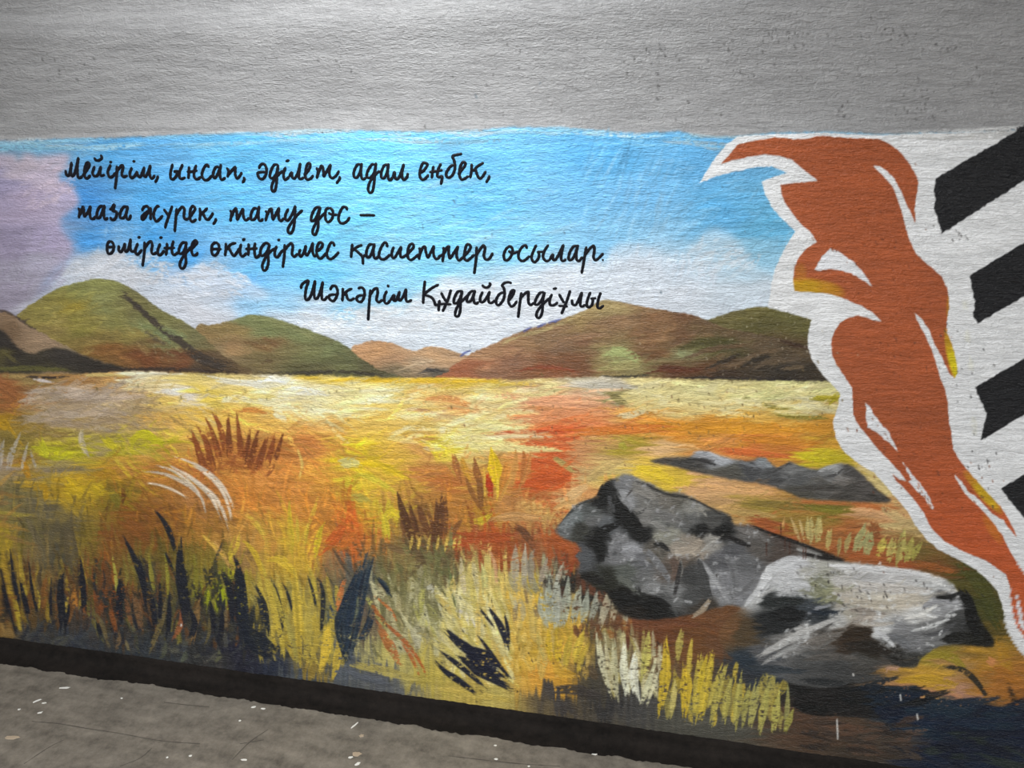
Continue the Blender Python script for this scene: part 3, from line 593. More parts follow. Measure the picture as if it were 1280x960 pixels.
patch(640, 760, 735, 850, 110, 98, 14, [(218, 178, 82), (206, 162, 60), (196, 170, 96), (226, 192, 100), (212, 170, 60)], w=(4, 10), L=(18, 46), a=.65)
patch(640, 725, 790, 785, 50, 94, 10, [(150, 146, 124), (170, 164, 142), (120, 100, 80), (164, 168, 150)], w=(4, 9), L=(18, 40), a=.6)
patch(830, 850, 975, 912, 46, 80, 8, [(206, 178, 60), (190, 168, 66), (176, 160, 78), (166, 154, 80)], w=(5, 11), L=(20, 48), a=.7)
patch(750, 820, 830, 880, 40, 92, 8, [(200, 190, 140), (216, 208, 170), (180, 164, 90)], w=(4, 9), L=(22, 46), a=.7)
patch(1040, 862, 1130, 885, 40, 4, 8, [(16, 18, 22), (22, 34, 46), (18, 30, 44)], w=(6, 12), L=(30, 70), a=.8, dry=.2)
patch(1090, 880, 1290, 915, 90, 2, 10, [(16, 28, 46), (20, 34, 52), (14, 22, 40), (24, 40, 54)], w=(7, 14), L=(30, 80), a=.85, dry=.18)
patch(1150, 915, 1300, 960, 60, -6, 10, [(16, 24, 44), (22, 32, 50), (14, 20, 36), (36, 44, 40)], w=(7, 14), L=(30, 80), a=.85, dry=.18)
patch(985, 858, 1060, 885, 30, -8, 8, [(14, 14, 14), (22, 20, 20), (30, 28, 28)], w=(6, 12), L=(26, 60), a=.85, dry=.2)
patch(990, 898, 1120, 945, 40, -4, 10, [(84, 62, 48), (66, 52, 42), (48, 40, 36), (98, 72, 56)], w=(4, 9), L=(20, 60), a=.7, dry=.3)
patch(-430, 690, 0, 790, 230, 94, 10, [(60, 52, 40), (34, 34, 38), (112, 74, 38), (150, 124, 44), (28, 30, 40), (96, 84, 44)], w=(4, 9), L=(26, 60), a=.75)
patch(-430, 500, 0, 680, 240, 20, 35, [(176, 130, 60), (150, 112, 66), (186, 164, 60), (140, 100, 50), (196, 150, 70)], w=(4, 9), L=(24, 60), a=.55)
P_T1 = part('grass_tuft', 'rust brown painted reeds')
for p_, w_ in [([(238, 534), (246, 555), (256, 588)], 7), ([(246, 530), (258, 552), (266, 585)], 7), ([(257, 522), (266, 540), (276, 575)], 6), ([(264, 511), (274, 530), (284, 565)], 7), ([(285, 510), (286, 535), (288, 570)], 6), ([(296, 515), (299, 540), (303, 575)], 6), ([(313, 531), (311, 550), (306, 580)], 6), ([(325, 533), (319, 555), (312, 585)], 7), ([(336, 539), (330, 560), (322, 586)], 7), ([(345, 540), (340, 560), (334, 580)], 6), ([(355, 538), (350, 556), (344, 576)], 5)]:
    S(p_, w_ * 1.35, (128, 66, 30), dry=.22, pid=P_T1, jit=.12, prof=(.2, .8, 1.1))
for p_ in [[(270, 575), (300, 580), (340, 586)], [(248, 580), (262, 590), (275, 596)]]:
    S(p_, 10, (150, 84, 38), a=.6, dry=.45, pid=P_T1)
P_T2 = part('grass_tuft', 'arching white painted grass stems')
for p_, w_ in [([(176, 588), (205, 592), (232, 604), (252, 622), (257, 640)], 4), ([(168, 602), (200, 606), (228, 618), (244, 632)], 2.5), ([(190, 580), (220, 590), (246, 612), (256, 632)], 3.5), ([(204, 578), (235, 594), (262, 618), (280, 652)], 5), ([(226, 592), (252, 606), (274, 628), (288, 664)], 4.5), ([(216, 570), (250, 586), (276, 610), (288, 640), (290, 665)], 4), ([(214, 568), (248, 582), (276, 604), (290, 628), (295, 644)], 4)]:
    S(p_, w_ * 1.25, (218, 203, 184), dry=.16, pid=P_T2, prof=(.3, 1, .4), hgt=.9)
P_T3 = part('grass_tuft', 'pale grey painted grass plumes')
for p_, w_ in [([(6, 543), (2, 565), (0, 590)], 7), ([(28, 538), (18, 560), (12, 588)], 6), ([(16, 552), (12, 570), (8, 590)], 5), ([(-8, 545), (-12, 570), (-14, 590)], 6), ([(36, 550), (30, 575), (26, 596)], 5), ([(38, 560), (42, 575), (48, 588)], 4)]:
    S(p_, w_, (188, 178, 166), a=.8, dry=.4, pid=P_T3, jit=.06)
P_T4 = part('grass_tuft', 'pointed amber and yellow painted blades')
for p_, w_, c_ in [([(565, 560), (570, 580), (576, 604)], 9, (176, 108, 52)), ([(576, 565), (581, 585), (590, 606)], 9, (206, 150, 48)), ([(592, 566), (596, 590), (604, 616)], 10, (148, 90, 42)), ([(604, 580), (607, 600), (606, 625)], 6, (212, 168, 64)), ([(614, 559), (618, 580), (622, 612)], 19, (230, 192, 24)), ([(608, 586), (611, 600), (614, 624)], 10, (184, 54, 18)), ([(634, 569), (630, 595), (622, 628)], 9, (196, 128, 50)), ([(645, 560), (644, 580), (638, 612)], 10, (204, 146, 74)), ([(654, 559), (656, 580), (652, 606)], 10, (186, 112, 52)), ([(664, 562), (660, 585), (650, 612)], 8, (196, 128, 64)), ([(596, 590), (600, 610), (602, 640)], 9, (130, 84, 40)), ([(580, 590), (590, 615), (600, 636)], 7, (150, 96, 44)), ([(622, 590), (622, 610), (622, 630)], 4, (226, 190, 60)), ([(640, 590), (632, 610), (622, 632)], 5, (206, 150, 70))]:
    S(p_, w_, c_, a=.92, dry=.22, pid=P_T4, prof=(.1, 1, .45))
P_T5 = part('grass_tuft', 'dark brown painted reed heads')
for p_, w_ in [([(497, 615), (504, 640), (516, 676)], 9), ([(510, 622), (516, 645), (524, 674)], 6), ([(521, 626), (528, 646), (536, 670)], 8), ([(534, 636), (540, 652), (544, 672)], 5), ([(555, 608), (554, 640), (552, 676)], 11), ([(546, 620), (546, 645), (546, 672)], 5)]:
    S(p_, w_ * 1.25, (94, 57, 32), dry=.25, pid=P_T5, jit=.12, prof=(.2, 1, .9))
for x_ in (512, 522, 534, 545, 556, 566, 572):
    S([(x_, 690), (x_ + 2, 680), (x_ + 4, 668)], 4, (214, 180, 84), dry=.35, pid=P_T5)
P_T6 = part('grass_tuft', 'yellow painted blades fanning upward')
P_T6C = part('grass_tuft', 'yellow painted blades arching under the white stems')
P_T6B = part('grass_tuft', 'short yellow painted blade beside the dark reeds')
for p_, w_, c_ in [([(362, 622), (363, 650), (368, 682)], 7, (212, 182, 48)), ([(372, 640), (372, 660), (374, 682)], 5, (206, 176, 60)), ([(388, 646), (384, 662), (380, 684)], 6, (204, 176, 56)), ([(407, 650), (400, 665), (393, 700)], 9, (214, 186, 44)), ([(398, 620), (392, 640), (384, 660)], 6, (216, 172, 60)), ([(306, 640), (324, 656), (336, 684)], 6, (206, 172, 66)), ([(318, 640), (332, 660), (340, 690)], 4, (196, 150, 56)), ([(300, 672), (318, 690), (330, 720)], 8, (212, 178, 50)), ([(330, 700), (352, 700), (372, 720)], 12, (214, 180, 56)), ([(478, 636), (482, 655), (486, 676)], 10, (206, 186, 50))]:
    S(p_, w_, c_, dry=.28, pid=P_T6C if p_[0][0] < 345 else P_T6 if p_[0][0] < 450 else P_T6B)
P_T7B = part('grass_tuft', 'ochre painted blades among thin black ones below the pale plumes')
P_T7 = part('grass_tuft', 'olive and ochre painted blades along the skirting')
for p_, w_, c_ in [([(19, 740), (22, 765), (28, 796)], 7, (190, 164, 52)), ([(4, 690), (8, 720), (16, 752)], 9, (186, 150, 46)), ([(24, 690), (28, 720), (34, 750)], 7, (176, 150, 52)), ([(36, 706), (42, 730), (50, 766)], 6, (150, 120, 46)), ([(46, 730), (50, 750), (48, 768)], 3, (182, 160, 60)), ([(88, 738), (84, 752), (82, 770)], 4, (182, 154, 56)), ([(94, 732), (93, 745), (96, 762)], 9, (172, 114, 46)), ([(58, 710), (56, 740), (54, 770)], 9, (128, 82, 38)), ([(72, 730), (72, 750), (72, 775)], 7, (120, 80, 44)), ([(112, 760), (126, 775), (138, 812)], 6, (112, 98, 64)), ([(136, 758), (142, 775), (146, 792)], 7, (146, 84, 40)), ([(150, 786), (149, 800), (146, 814)], 6, (122, 96, 64)), ([(157, 798), (160, 808), (162, 816)], 5, (120, 106, 72)), ([(166, 735), (172, 760), (178, 790)], 10, (132, 96, 62)), ([(156, 740), (160, 760), (166, 786)], 7, (126, 82, 48)), ([(208, 742), (204, 770), (186, 818)], 8, (120, 104, 64)), ([(226, 762), (226, 780), (217, 800)], 8, (156, 90, 54)), ([(252, 736), (246, 770), (240, 808)], 9, (138, 104, 58)), ([(262, 760), (262, 790), (256, 806)], 5, (104, 92, 54)), ([(284, 755), (282, 775), (284, 790)], 6, (112, 94, 66)), ([(140, 690), (145, 720), (147, 750)], 5, (172, 166, 70)), ([(186, 690), (190, 720), (194, 745)], 6, (150, 140, 50)), ([(206, 690), (210, 720), (210, 750)], 5, (156, 150, 52)), ([(242, 690), (246, 720), (246, 745)], 6, (130, 122, 40)), ([(272, 810), (275, 820), (268, 828)], 6, (96, 96, 70)), ([(208, 800), (206, 815), (200, 824)], 6, (86, 88, 70)), ([(230, 810), (232, 820), (224, 830)], 7, (84, 88, 72))]:
    S(p_, w_, c_, a=.85, dry=.35, pid=P_T7B if p_[0][0] < 105 else P_T7)
P_T8 = part('grass_tuft', 'navy black painted blades along the skirting')
NV = (24, 27, 38)
for p_, w_ in [([(0, 692), (7, 745), (22, 792)], 5), ([(13, 686), (18, 724), (27, 764)], 4.5), ([(25, 722), (30, 745), (38, 774)], 6), ([(36, 698), (41, 738), (48, 768)], 3.5), ([(65, 722), (64, 745), (64, 774)], 3.5), ([(82, 702), (76, 735), (80, 790)], 9), ([(88, 750), (86, 765), (82, 785)], 4), ([(101, 696), (104, 728), (106, 766)], 7), ([(150, 664), (165, 690), (179, 725), (186, 768)], 8), ([(150, 720), (149, 745), (151, 780)], 8), ([(192, 634), (209, 658), (221, 690)], 6.5), ([(226, 672), (226, 715), (236, 784)], 13), ([(202, 678), (212, 702), (222, 724)], 3.5), ([(270, 705), (286, 734), (293, 785)], 8), ([(274, 712), (282, 726), (290, 750)], 3), ([(291, 690), (300, 722), (302, 785)], 13), ([(262, 746), (266, 768), (268, 792)], 6), ([(277, 754), (278, 775), (276, 800)], 6), ([(200, 724), (201, 750), (200, 780)], 5), ([(212, 740), (212, 765), (210, 800)], 6), ([(190, 730), (192, 760), (196, 790)], 7), ([(120, 770), (124, 785), (128, 800)], 5), ([(240, 760), (244, 780), (238, 800)], 7)]:
    S(p_, w_ * 1.15, NV, a=.95, dry=.16, pid=P_T8, prof=(.2, 1, .8))
for p_, w_ in [([(302, 702), (304, 760), (306, 820)], 15), ([(312, 718), (331, 755), (337, 795)], 6), ([(304, 780), (320, 800), (345, 820)], 26), ([(337, 716), (347, 746), (355, 780)], 6.5), ([(352, 724), (360, 742), (366, 764)], 4), ([(384, 716), (391, 738), (396, 762)], 4), ([(394, 716), (404, 740), (402, 794)], 6.5), ([(318, 740), (328, 760), (332, 790)], 8), ([(346, 750), (352, 770), (352, 790)], 8)]:
    S(p_, w_, (26, 32, 44), a=.92, dry=.25, pid=P_T8, prof=(.25, 1, .7))
P_T9 = part('grass_tuft', 'mustard painted blades beside the navy clump')
for p_, w_, c_ in [([(328, 704), (344, 765), (360, 834)], 9, (186, 162, 62)), ([(336, 716), (350, 760), (362, 800)], 6, (196, 172, 66)), ([(366, 704), (372, 760), (376, 834)], 13, (204, 174, 62)), ([(384, 740), (386, 780), (382, 826)], 11, (190, 168, 76)), ([(354, 760), (366, 800), (372, 832)], 8, (176, 160, 76)), ([(398, 760), (396, 800), (386, 840)], 8, (190, 164, 66)), ([(410, 776), (408, 810), (398, 848)], 13, (216, 182, 62)), ([(424, 796), (422, 825), (415, 852)], 12, (214, 182, 66)), ([(346, 720), (352, 740), (358, 756)], 3, (206, 182, 70))]:
    S(p_, w_, c_, a=.9, dry=.3, pid=P_T9, prof=(.4, 1, .15))
P_T10 = part('grass_tuft', 'blue black painted clump with orange streaks')
for p_, w_ in [([(461, 700), (440, 740), (427, 785), (438, 828)], 16), ([(464, 688), (452, 732), (442, 790), (431, 834)], 15), ([(467, 756), (462, 780), (448, 806)], 8), ([(450, 710), (436, 750), (424, 790)], 9), ([(470, 720), (482, 735), (488, 745)], 8)]:
    for k_ in range(5):                       # several loaded bristles side by side
        o_ = (k_ - 2) * w_ * .2
        S([(x_ + o_ + random.uniform(-1, 1), y_ + random.uniform(-5, 5)) for x_, y_ in p_], w_ * .34, [(28, 40, 56), (36, 52, 68), (24, 32, 46), (52, 64, 72), (30, 44, 60)][k_], a=.92, dry=.3, pid=P_T10, prof=(.3, 1, .4))
for p_, w_, c_ in [([(432, 720), (426, 742), (420, 768)], 8, (198, 112, 58)), ([(466, 742), (490, 764), (499, 786)], 4, (186, 100, 46)), ([(462, 750), (472, 766), (482, 776)], 6, (180, 92, 44)), ([(468, 770), (490, 786), (512, 808), (528, 832), (534, 848)], 6, (184, 88, 38)), ([(470, 776), (486, 804), (504, 836)], 13, (182, 104, 52)), ([(500, 800), (515, 822), (526, 848)], 5, (186, 92, 42)), ([(448, 740), (446, 765), (440, 785)], 4, (112, 116, 90))]:
    S(p_, w_, c_, a=.8, dry=.35, pid=P_T10, prof=(.4, 1, .3))
P_T11 = part('grass_tuft', 'navy slashing painted strokes low in the meadow')
for p_, w_ in [([(546, 778), (562, 792), (584, 810), (622, 830)], 13), ([(560, 814), (585, 824), (606, 838), (640, 858)], 22), ([(572, 806), (600, 822), (626, 842)], 25), ([(534, 806), (556, 818), (580, 836), (612, 864)], 7), ([(541, 823), (556, 838), (576, 852), (598, 868)], 9), ([(590, 784), (604, 802), (622, 828), (641, 852)], 6), ([(595, 755), (606, 768), (618, 784)], 4), ([(608, 756), (620, 772), (629, 790), (637, 818)], 9), ([(627, 760), (633, 776), (638, 806)], 5)]:
    S(p_, w_, (22, 25, 42), a=.96, dry=.2, pid=P_T11, prof=(.2, 1, .55), hgt=.8)
patch(690, 735, 800, 765, 60, 92, 14, [(44, 38, 32), (70, 48, 36), (30, 28, 26), (104, 60, 38)], w=(5, 10), L=(12, 30), a=.8, dry=.2)
patch(690, 780, 800, 800, 30, 92, 14, [(112, 70, 40), (98, 66, 44), (150, 96, 48)], w=(4, 8), L=(10, 24), a=.7, dry=.25)
P_T12 = part('grass_tuft', 'grey sage painted blades before the boulder')
for p_, w_, c_ in [([(645, 680), (644, 700), (645, 732)], 11, (180, 168, 146)), ([(656, 676), (656, 700), (655, 732)], 9, (184, 172, 152)), ([(668, 682), (664, 700), (664, 730)], 10, (150, 140, 122)), ([(685, 694), (680, 712), (674, 734)], 8, (166, 152, 132)), ([(705, 700), (698, 720), (690, 745)], 7, (178, 170, 150)), ([(676, 736), (678, 760), (688, 784)], 13, (176, 178, 158)), ([(686, 720), (686, 750), (692, 782)], 12, (174, 178, 160)), ([(697, 715), (696, 750), (696, 788)], 13, (184, 186, 170)), ([(711, 720), (708, 750), (704, 786)], 12, (170, 174, 156)), ([(725, 726), (722, 750), (716, 780)], 12, (168, 172, 156)), ([(736, 736), (732, 755), (728, 780)], 12, (162, 166, 150)), ([(746, 736), (744, 755), (738, 776)], 10, (164, 166, 150)), ([(763, 728), (758, 755), (748, 788)], 11, (176, 166, 140)), ([(777, 727), (770, 750), (764, 784)], 9, (172, 160, 132)), ([(780, 730), (782, 755), (785, 784)], 4, (184, 176, 150)), ([(606, 678), (618, 702), (622, 740)], 5, (196, 150, 110)), ([(576, 694), (578, 720), (582, 745)], 8, (206, 190, 150)), ([(590, 694), (594, 716), (598, 740)], 8, (204, 190, 140)), ([(602, 702), (606, 722), (606, 745)], 9, (196, 190, 120))]:
    S(p_, w_, c_, a=.88, dry=.32, pid=P_T12, prof=(.15, 1, .5))
P_T13 = part('grass_tuft', 'golden painted blades low in the meadow')
for p_, w_, c_ in [([(687, 780), (686, 805), (690, 830)], 9, (214, 176, 48)), ([(695, 786), (696, 810), (700, 836)], 8, (206, 170, 52)), ([(703, 790), (698, 815), (700, 840)], 9, (212, 176, 50)), ([(716, 784), (710, 810), (706, 840)], 10, (206, 178, 66)), ([(731, 782), (724, 805), (716, 830)], 11, (208, 180, 64)), ([(672, 778), (674, 800), (682, 826)], 8, (200, 176, 96)), ([(738, 800), (728, 820), (722, 845)], 8, (190, 162, 60)), ([(690, 820), (700, 838), (722, 846)], 14, (208, 160, 54))]:
    S(p_, w_, c_, a=.88, dry=.32, pid=P_T13, prof=(.15, 1, .5))
P_T14 = part('grass_tuft', 'cream white painted blades')
for p_, w_, c_ in [([(745, 780), (752, 825), (766, 876)], 10, (214, 208, 172)), ([(756, 790), (760, 830), (768, 872)], 7, (200, 190, 150)), ([(768, 786), (768, 830), (772, 880)], 10, (196, 190, 152)), ([(781, 796), (780, 835), (786, 880)], 12, (226, 224, 198)), ([(796, 804), (792, 845), (799, 882)], 13, (228, 226, 204)), ([(812, 784), (808, 820), (802, 855)], 12, (192, 182, 96)), ([(820, 822), (812, 850), (800, 884)], 8, (216, 212, 172)), ([(826, 830), (816, 860), (806, 888)], 5, (220, 214, 176))]:
    S(p_, w_, c_, a=.92, dry=.3, pid=P_T14, prof=(.15, 1, .35), hgt=.9)
P_T15 = part('grass_tuft', 'row of yellow olive painted blades above the skirting')
for p_, w_, c_ in [([(832, 792), (832, 840), (823, 898)], 15, (214, 182, 54)), ([(846, 842), (842, 870), (838, 897)], 8, (204, 188, 112)), ([(855, 778), (850, 800), (846, 830)], 10, (182, 166, 84)), ([(856, 812), (858, 850), (855, 900)], 16, (218, 184, 52)), ([(876, 804), (874, 850), (868, 904)], 15, (202, 180, 72)), ([(866, 790), (862, 820), (860, 850)], 7, (196, 172, 70)), ([(894, 804), (884, 850), (874, 908)], 13, (204, 178, 60)), ([(911, 822), (898, 860), (888, 911)], 12, (186, 172, 84)), ([(917, 838), (908, 875), (904, 910)], 10, (180, 168, 84)), ([(927, 836), (922, 880), (918, 916)], 11, (176, 166, 86)), ([(948, 838), (942, 880), (936, 916)], 12, (172, 164, 92)), ([(961, 850), (955, 885), (948, 922)], 11, (174, 166, 88)), ([(974, 858), (970, 890), (965, 922)], 11, (176, 168, 86)), ([(985, 852), (984, 885), (980, 916)], 7, (150, 146, 86)), ([(992, 885), (986, 900), (980, 918)], 9, (164, 158, 78)), ([(938, 850), (932, 880), (928, 912)], 8, (170, 162, 86)), ([(886, 812), (878, 840), (872, 870)], 8, (212, 184, 52)), ([(903, 828), (892, 860), (884, 890)], 7, (196, 178, 80))]:
    S(p_, w_, c_, a=.92, dry=.26, pid=P_T15, prof=(.15, 1, .3), hgt=.9)

# ---- rocks
CLIP = None
P_RB = part('boulder', 'distant grey painted rock ridge')
poly([(812, 576), (840, 572), (862, 570), (871, 564), (885, 564), (900, 569), (920, 574), (940, 576), (950, 571), (965, 580), (975, 584), (987, 577), (1000, 582), (1020, 586), (1035, 582), (1055, 579), (1070, 586), (1085, 600), (1097, 612), (1112, 627), (1055, 626), (1005, 623), (980, 613), (950, 604), (920, 600), (880, 592), (850, 585)],
     [(830, 576, 82, 76, 70), (850, 577, 62, 60, 58), (880, 570, 148, 148, 152), (905, 576, 165, 168, 173), (870, 583, 58, 56, 54), (910, 588, 80, 78, 72), (940, 586, 70, 70, 72), (955, 577, 128, 131, 135), (960, 592, 75, 75, 76), (990, 588, 115, 115, 115), (1010, 590, 100, 100, 100), (1000, 601, 85, 85, 85),
      (1040, 585, 152, 152, 152), (1035, 593, 122, 122, 122), (1062, 590, 75, 72, 70), (1050, 601, 112, 107, 102), (1020, 606, 85, 82, 78), (1080, 611, 80, 75, 72), (1060, 616, 70, 66, 62), (1000, 616, 75, 72, 65), (1095, 620, 60, 56, 52)], P_RB, soft=1, fk=dict(power=6.5, aniso=1.15, warp=2.6, stride=2))
for p_, w_, c_ in [([(868, 566), (885, 567), (905, 576), (915, 578)], 6, (186, 188, 194)), ([(892, 576), (902, 578), (912, 574)], 6, (182, 184, 190)), ([(862, 572), (880, 576), (900, 583)], 5, (40, 38, 38)), ([(944, 576), (955, 576), (966, 586)], 9, (132, 136, 140)), ([(920, 576), (935, 580), (950, 586)], 5, (112, 114, 118)), ([(966, 590), (980, 582), (988, 578)], 4, (56, 54, 54)), ([(980, 592), (995, 585), (1010, 588)], 7, (124, 124, 124)), ([(1022, 590), (1036, 584), (1052, 580)], 5, (166, 166, 166)), ([(1024, 596), (1042, 594), (1056, 584)], 4, (66, 64, 64)), ([(1056, 582), (1066, 590), (1078, 600)], 8, (66, 62, 60)), ([(1035, 604), (1055, 598), (1066, 598)], 7, (120, 114, 110)), ([(850, 582), (900, 592), (940, 600)], 5, (76, 72, 66)), ([(985, 612), (1030, 610), (1080, 614)], 8, (72, 68, 64)), ([(812, 578), (830, 574), (845, 573)], 5, (78, 70, 62)), ([(1085, 604), (1096, 616), (1108, 626)], 6, (74, 70, 66))]:
    S(p_, w_, c_, a=.92, dry=.14, pid=P_RB, prof=(.6, 1, .4))
def speckle(pid, box_, n, minlum, col):
    """short dry touches of light paint on the already light facets"""
    for _ in range(n):
        x = random.uniform(box_[0], box_[2]); y = random.uniform(box_[1], box_[3])
        if IDS[int(y) - Y0, int(x) - X0] != pid or IMG[int(y) - Y0, int(x) - X0].mean() * 255 < minlum: continue
        t = math.radians(random.gauss(25, 40)); l = random.uniform(4, 14)
        stroke([(x, y), (x + l * math.cos(t), y - l * math.sin(t))], random.uniform(2, 5), col, a=random.uniform(.35, .7), dry=.55, prof=(.6, 1, .4), pid=pid)


P_RA = part('boulder', 'dark grey painted boulder with black cracks')
poly([(694, 664), (704, 650), (712, 640), (722, 630), (744, 621), (756, 604), (772, 595), (784, 592), (798, 597), (818, 606), (834, 614), (850, 615), (866, 622), (882, 632), (910, 642), (918, 654), (936, 656), (962, 666), (1000, 678), (1036, 691), (1056, 700), (1040, 705), (990, 702), (962, 712), (945, 738), (930, 758), (912, 756), (880, 764), (840, 772), (800, 774), (776, 766), (758, 742), (738, 730), (722, 715), (726, 700), (722, 680), (708, 674)],
     [(700, 660, 95, 97, 98), (715, 645, 106, 111, 111), (735, 640, 86, 88, 87), (725, 662, 60, 60, 55), (740, 650, 96, 96, 96), (757, 656, 92, 94, 97), (730, 690, 76, 77, 80), (745, 680, 24, 24, 24), (750, 625, 20, 20, 20), (760, 612, 26, 26, 26), (765, 630, 66, 66, 66), (775, 640, 15, 15, 15), (790, 655, 20, 20, 20), (800, 668, 20, 20, 20), (748, 668, 20, 20, 20),
      (780, 605, 122, 122, 124), (800, 610, 127, 124, 120), (785, 625, 127, 127, 127), (810, 625, 112, 110, 106), (830, 625, 112, 107, 100), (850, 620, 100, 96, 88), (865, 632, 132, 130, 124), (800, 645, 122, 120, 117), (830, 650, 106, 106, 103), (860, 650, 96, 96, 95), (890, 650, 76, 75, 73), (900, 665, 14, 14, 14), (876, 664, 20, 20, 20),
      (835, 670, 132, 130, 120), (850, 685, 152, 142, 130), (870, 680, 142, 132, 120), (890, 675, 150, 146, 140), (820, 690, 92, 87, 80), (845, 702, 106, 94, 84), (835, 715, 86, 77, 70), (775, 675, 112, 112, 114), (790, 685, 137, 137, 140), (770, 695, 112, 112, 114), (800, 700, 106, 106, 109), (780, 715, 86, 89, 84), (800, 720, 106, 106, 106), (812, 735, 127, 127, 127),
      (830, 745, 86, 86, 86), (840, 738, 112, 112, 112), (800, 747, 20, 20, 18), (770, 745, 18, 16, 14), (760, 725, 36, 36, 29), (820, 760, 16, 16, 16), (790, 765, 30, 26, 22), (860, 720, 58, 58, 58), (870, 745, 72, 72, 72), (885, 715, 90, 90, 92), (900, 700, 92, 92, 95), (920, 690, 84, 84, 87), (930, 700, 100, 100, 102), (950, 680, 86, 81, 77), (980, 690, 75, 65, 60),
      (940, 665, 96, 93, 91), (905, 730, 127, 127, 130), (890, 722, 150, 150, 152), (910, 745, 130, 130, 132), (930, 750, 127, 127, 130), (880, 757, 62, 56, 50), (1020, 690, 100, 98, 95), (1036, 697, 30, 25, 22)], P_RA, soft=1, height=.2, fk=dict(power=6.5, aniso=1.15, warp=2.6, stride=2))
smear([P_RA], 2.2, np.float32(.35), 221)
auto_strokes(220, (810, 565, 1110, 626), 8, 18, (8, 24), (2, 5), a=.6, dry=.4, jit=.34, pid=P_RB, only=P_RB)
auto_strokes(520, (700, 595, 1040, 765), -25, 35, (8, 26), (2, 6), a=.55, dry=.42, jit=.34, pid=P_RA, only=P_RA)
BK = (16, 16, 16)
for p_, w_, c_ in [([(757, 604), (752, 618), (758, 632)], 12, BK), ([(762, 616), (775, 638), (795, 658), (806, 678)], 20, BK), ([(740, 676), (752, 664), (770, 656), (776, 650)], 11, BK), ([(746, 668), (750, 688), (752, 706)], 14, BK), ([(770, 608), (764, 618), (756, 622)], 8, (30, 30, 30)), ([(766, 628), (762, 622), (768, 640)], 7, (78, 78, 80)), ([(780, 600), (800, 602), (830, 616), (866, 624), (905, 644)], 3.5, (44, 42, 40)), ([(700, 655), (722, 632), (745, 622)], 4, (62, 64, 64)), ([(700, 662), (712, 650), (720, 640)], 12, (112, 116, 117)),
                   ([(775, 610), (785, 622), (792, 640)], 14, (138, 138, 140)), ([(782, 622), (790, 612), (800, 602)], 2.5, (70, 66, 64)), ([(788, 606), (806, 614), (820, 624)], 12, (132, 128, 122)), ([(815, 636), (835, 646), (855, 652)], 13, (116, 114, 112)), ([(850, 630), (864, 634), (874, 632)], 7, (148, 146, 140)), ([(812, 650), (828, 660), (842, 668)], 7, (140, 138, 134)), ([(868, 664), (876, 665), (884, 662)], 6, BK), ([(892, 666), (902, 662), (916, 662)], 10, BK), ([(905, 668), (918, 674), (940, 684)], 7, (26, 24, 24)),
                   ([(815, 672), (835, 668), (850, 664)], 9, (142, 140, 128)), ([(845, 690), (865, 684), (880, 672)], 12, (158, 146, 132)), ([(876, 690), (890, 678), (900, 670)], 5, (168, 164, 158)), ([(760, 692), (770, 676), (786, 668)], 10, (120, 120, 122)), ([(775, 690), (790, 684), (806, 690)], 8, (146, 146, 150)), ([(806, 684), (824, 706), (840, 730)], 10, (118, 118, 120)), ([(814, 682), (826, 680), (838, 690)], 7, (34, 33, 32)), ([(838, 696), (846, 710), (840, 726)], 12, (102, 84, 74)), ([(850, 695), (852, 712), (846, 732)], 4, (124, 122, 118)), ([(852, 700), (846, 730), (842, 748)], 6, (48, 46, 46)),
                   ([(800, 738), (810, 732), (812, 726)], 10, (128, 128, 128)), ([(770, 720), (785, 728), (796, 742)], 9, (92, 94, 88)), ([(764, 738), (785, 750), (805, 748)], 16, BK), ([(800, 760), (820, 752), (840, 762)], 15, (14, 14, 14)), ([(724, 718), (740, 722), (756, 728)], 12, (26, 24, 22)), ([(868, 694), (885, 712), (905, 742), (912, 756)], 7, (154, 154, 156)), ([(872, 700), (880, 730), (888, 752)], 16, (66, 66, 66)), ([(905, 690), (918, 712), (920, 740)], 12, (108, 108, 110)), ([(915, 745), (930, 738), (944, 722)], 8, (116, 116, 118)), ([(920, 660), (945, 668), (965, 678)], 8, (112, 108, 105)), ([(935, 655), (965, 667), (1002, 680), (1040, 694)], 5, (26, 22, 20)), ([(960, 684), (985, 690), (960, 700)], 9, (82, 72, 66)), ([(990, 684), (1012, 690), (1030, 695)], 4, (146, 144, 142)), ([(1000, 690), (1030, 698), (1054, 702)], 6, (22, 18, 16)), ([(720, 690), (732, 700), (742, 692)], 12, (80, 82, 85)), ([(718, 650), (728, 660), (724, 672)], 8, (52, 52, 48)), ([(866, 770), (878, 762), (888, 748)], 8, (168, 150, 128))]:
    S(p_, w_, c_, a=.95, dry=.12, pid=P_RA, prof=(.6, 1, .5), rag=.3)
speckle(P_RA, (700, 598, 1020, 760), 420, 88, (178, 178, 180))
P_RC = part('boulder', 'white topped painted boulder with dark underside')
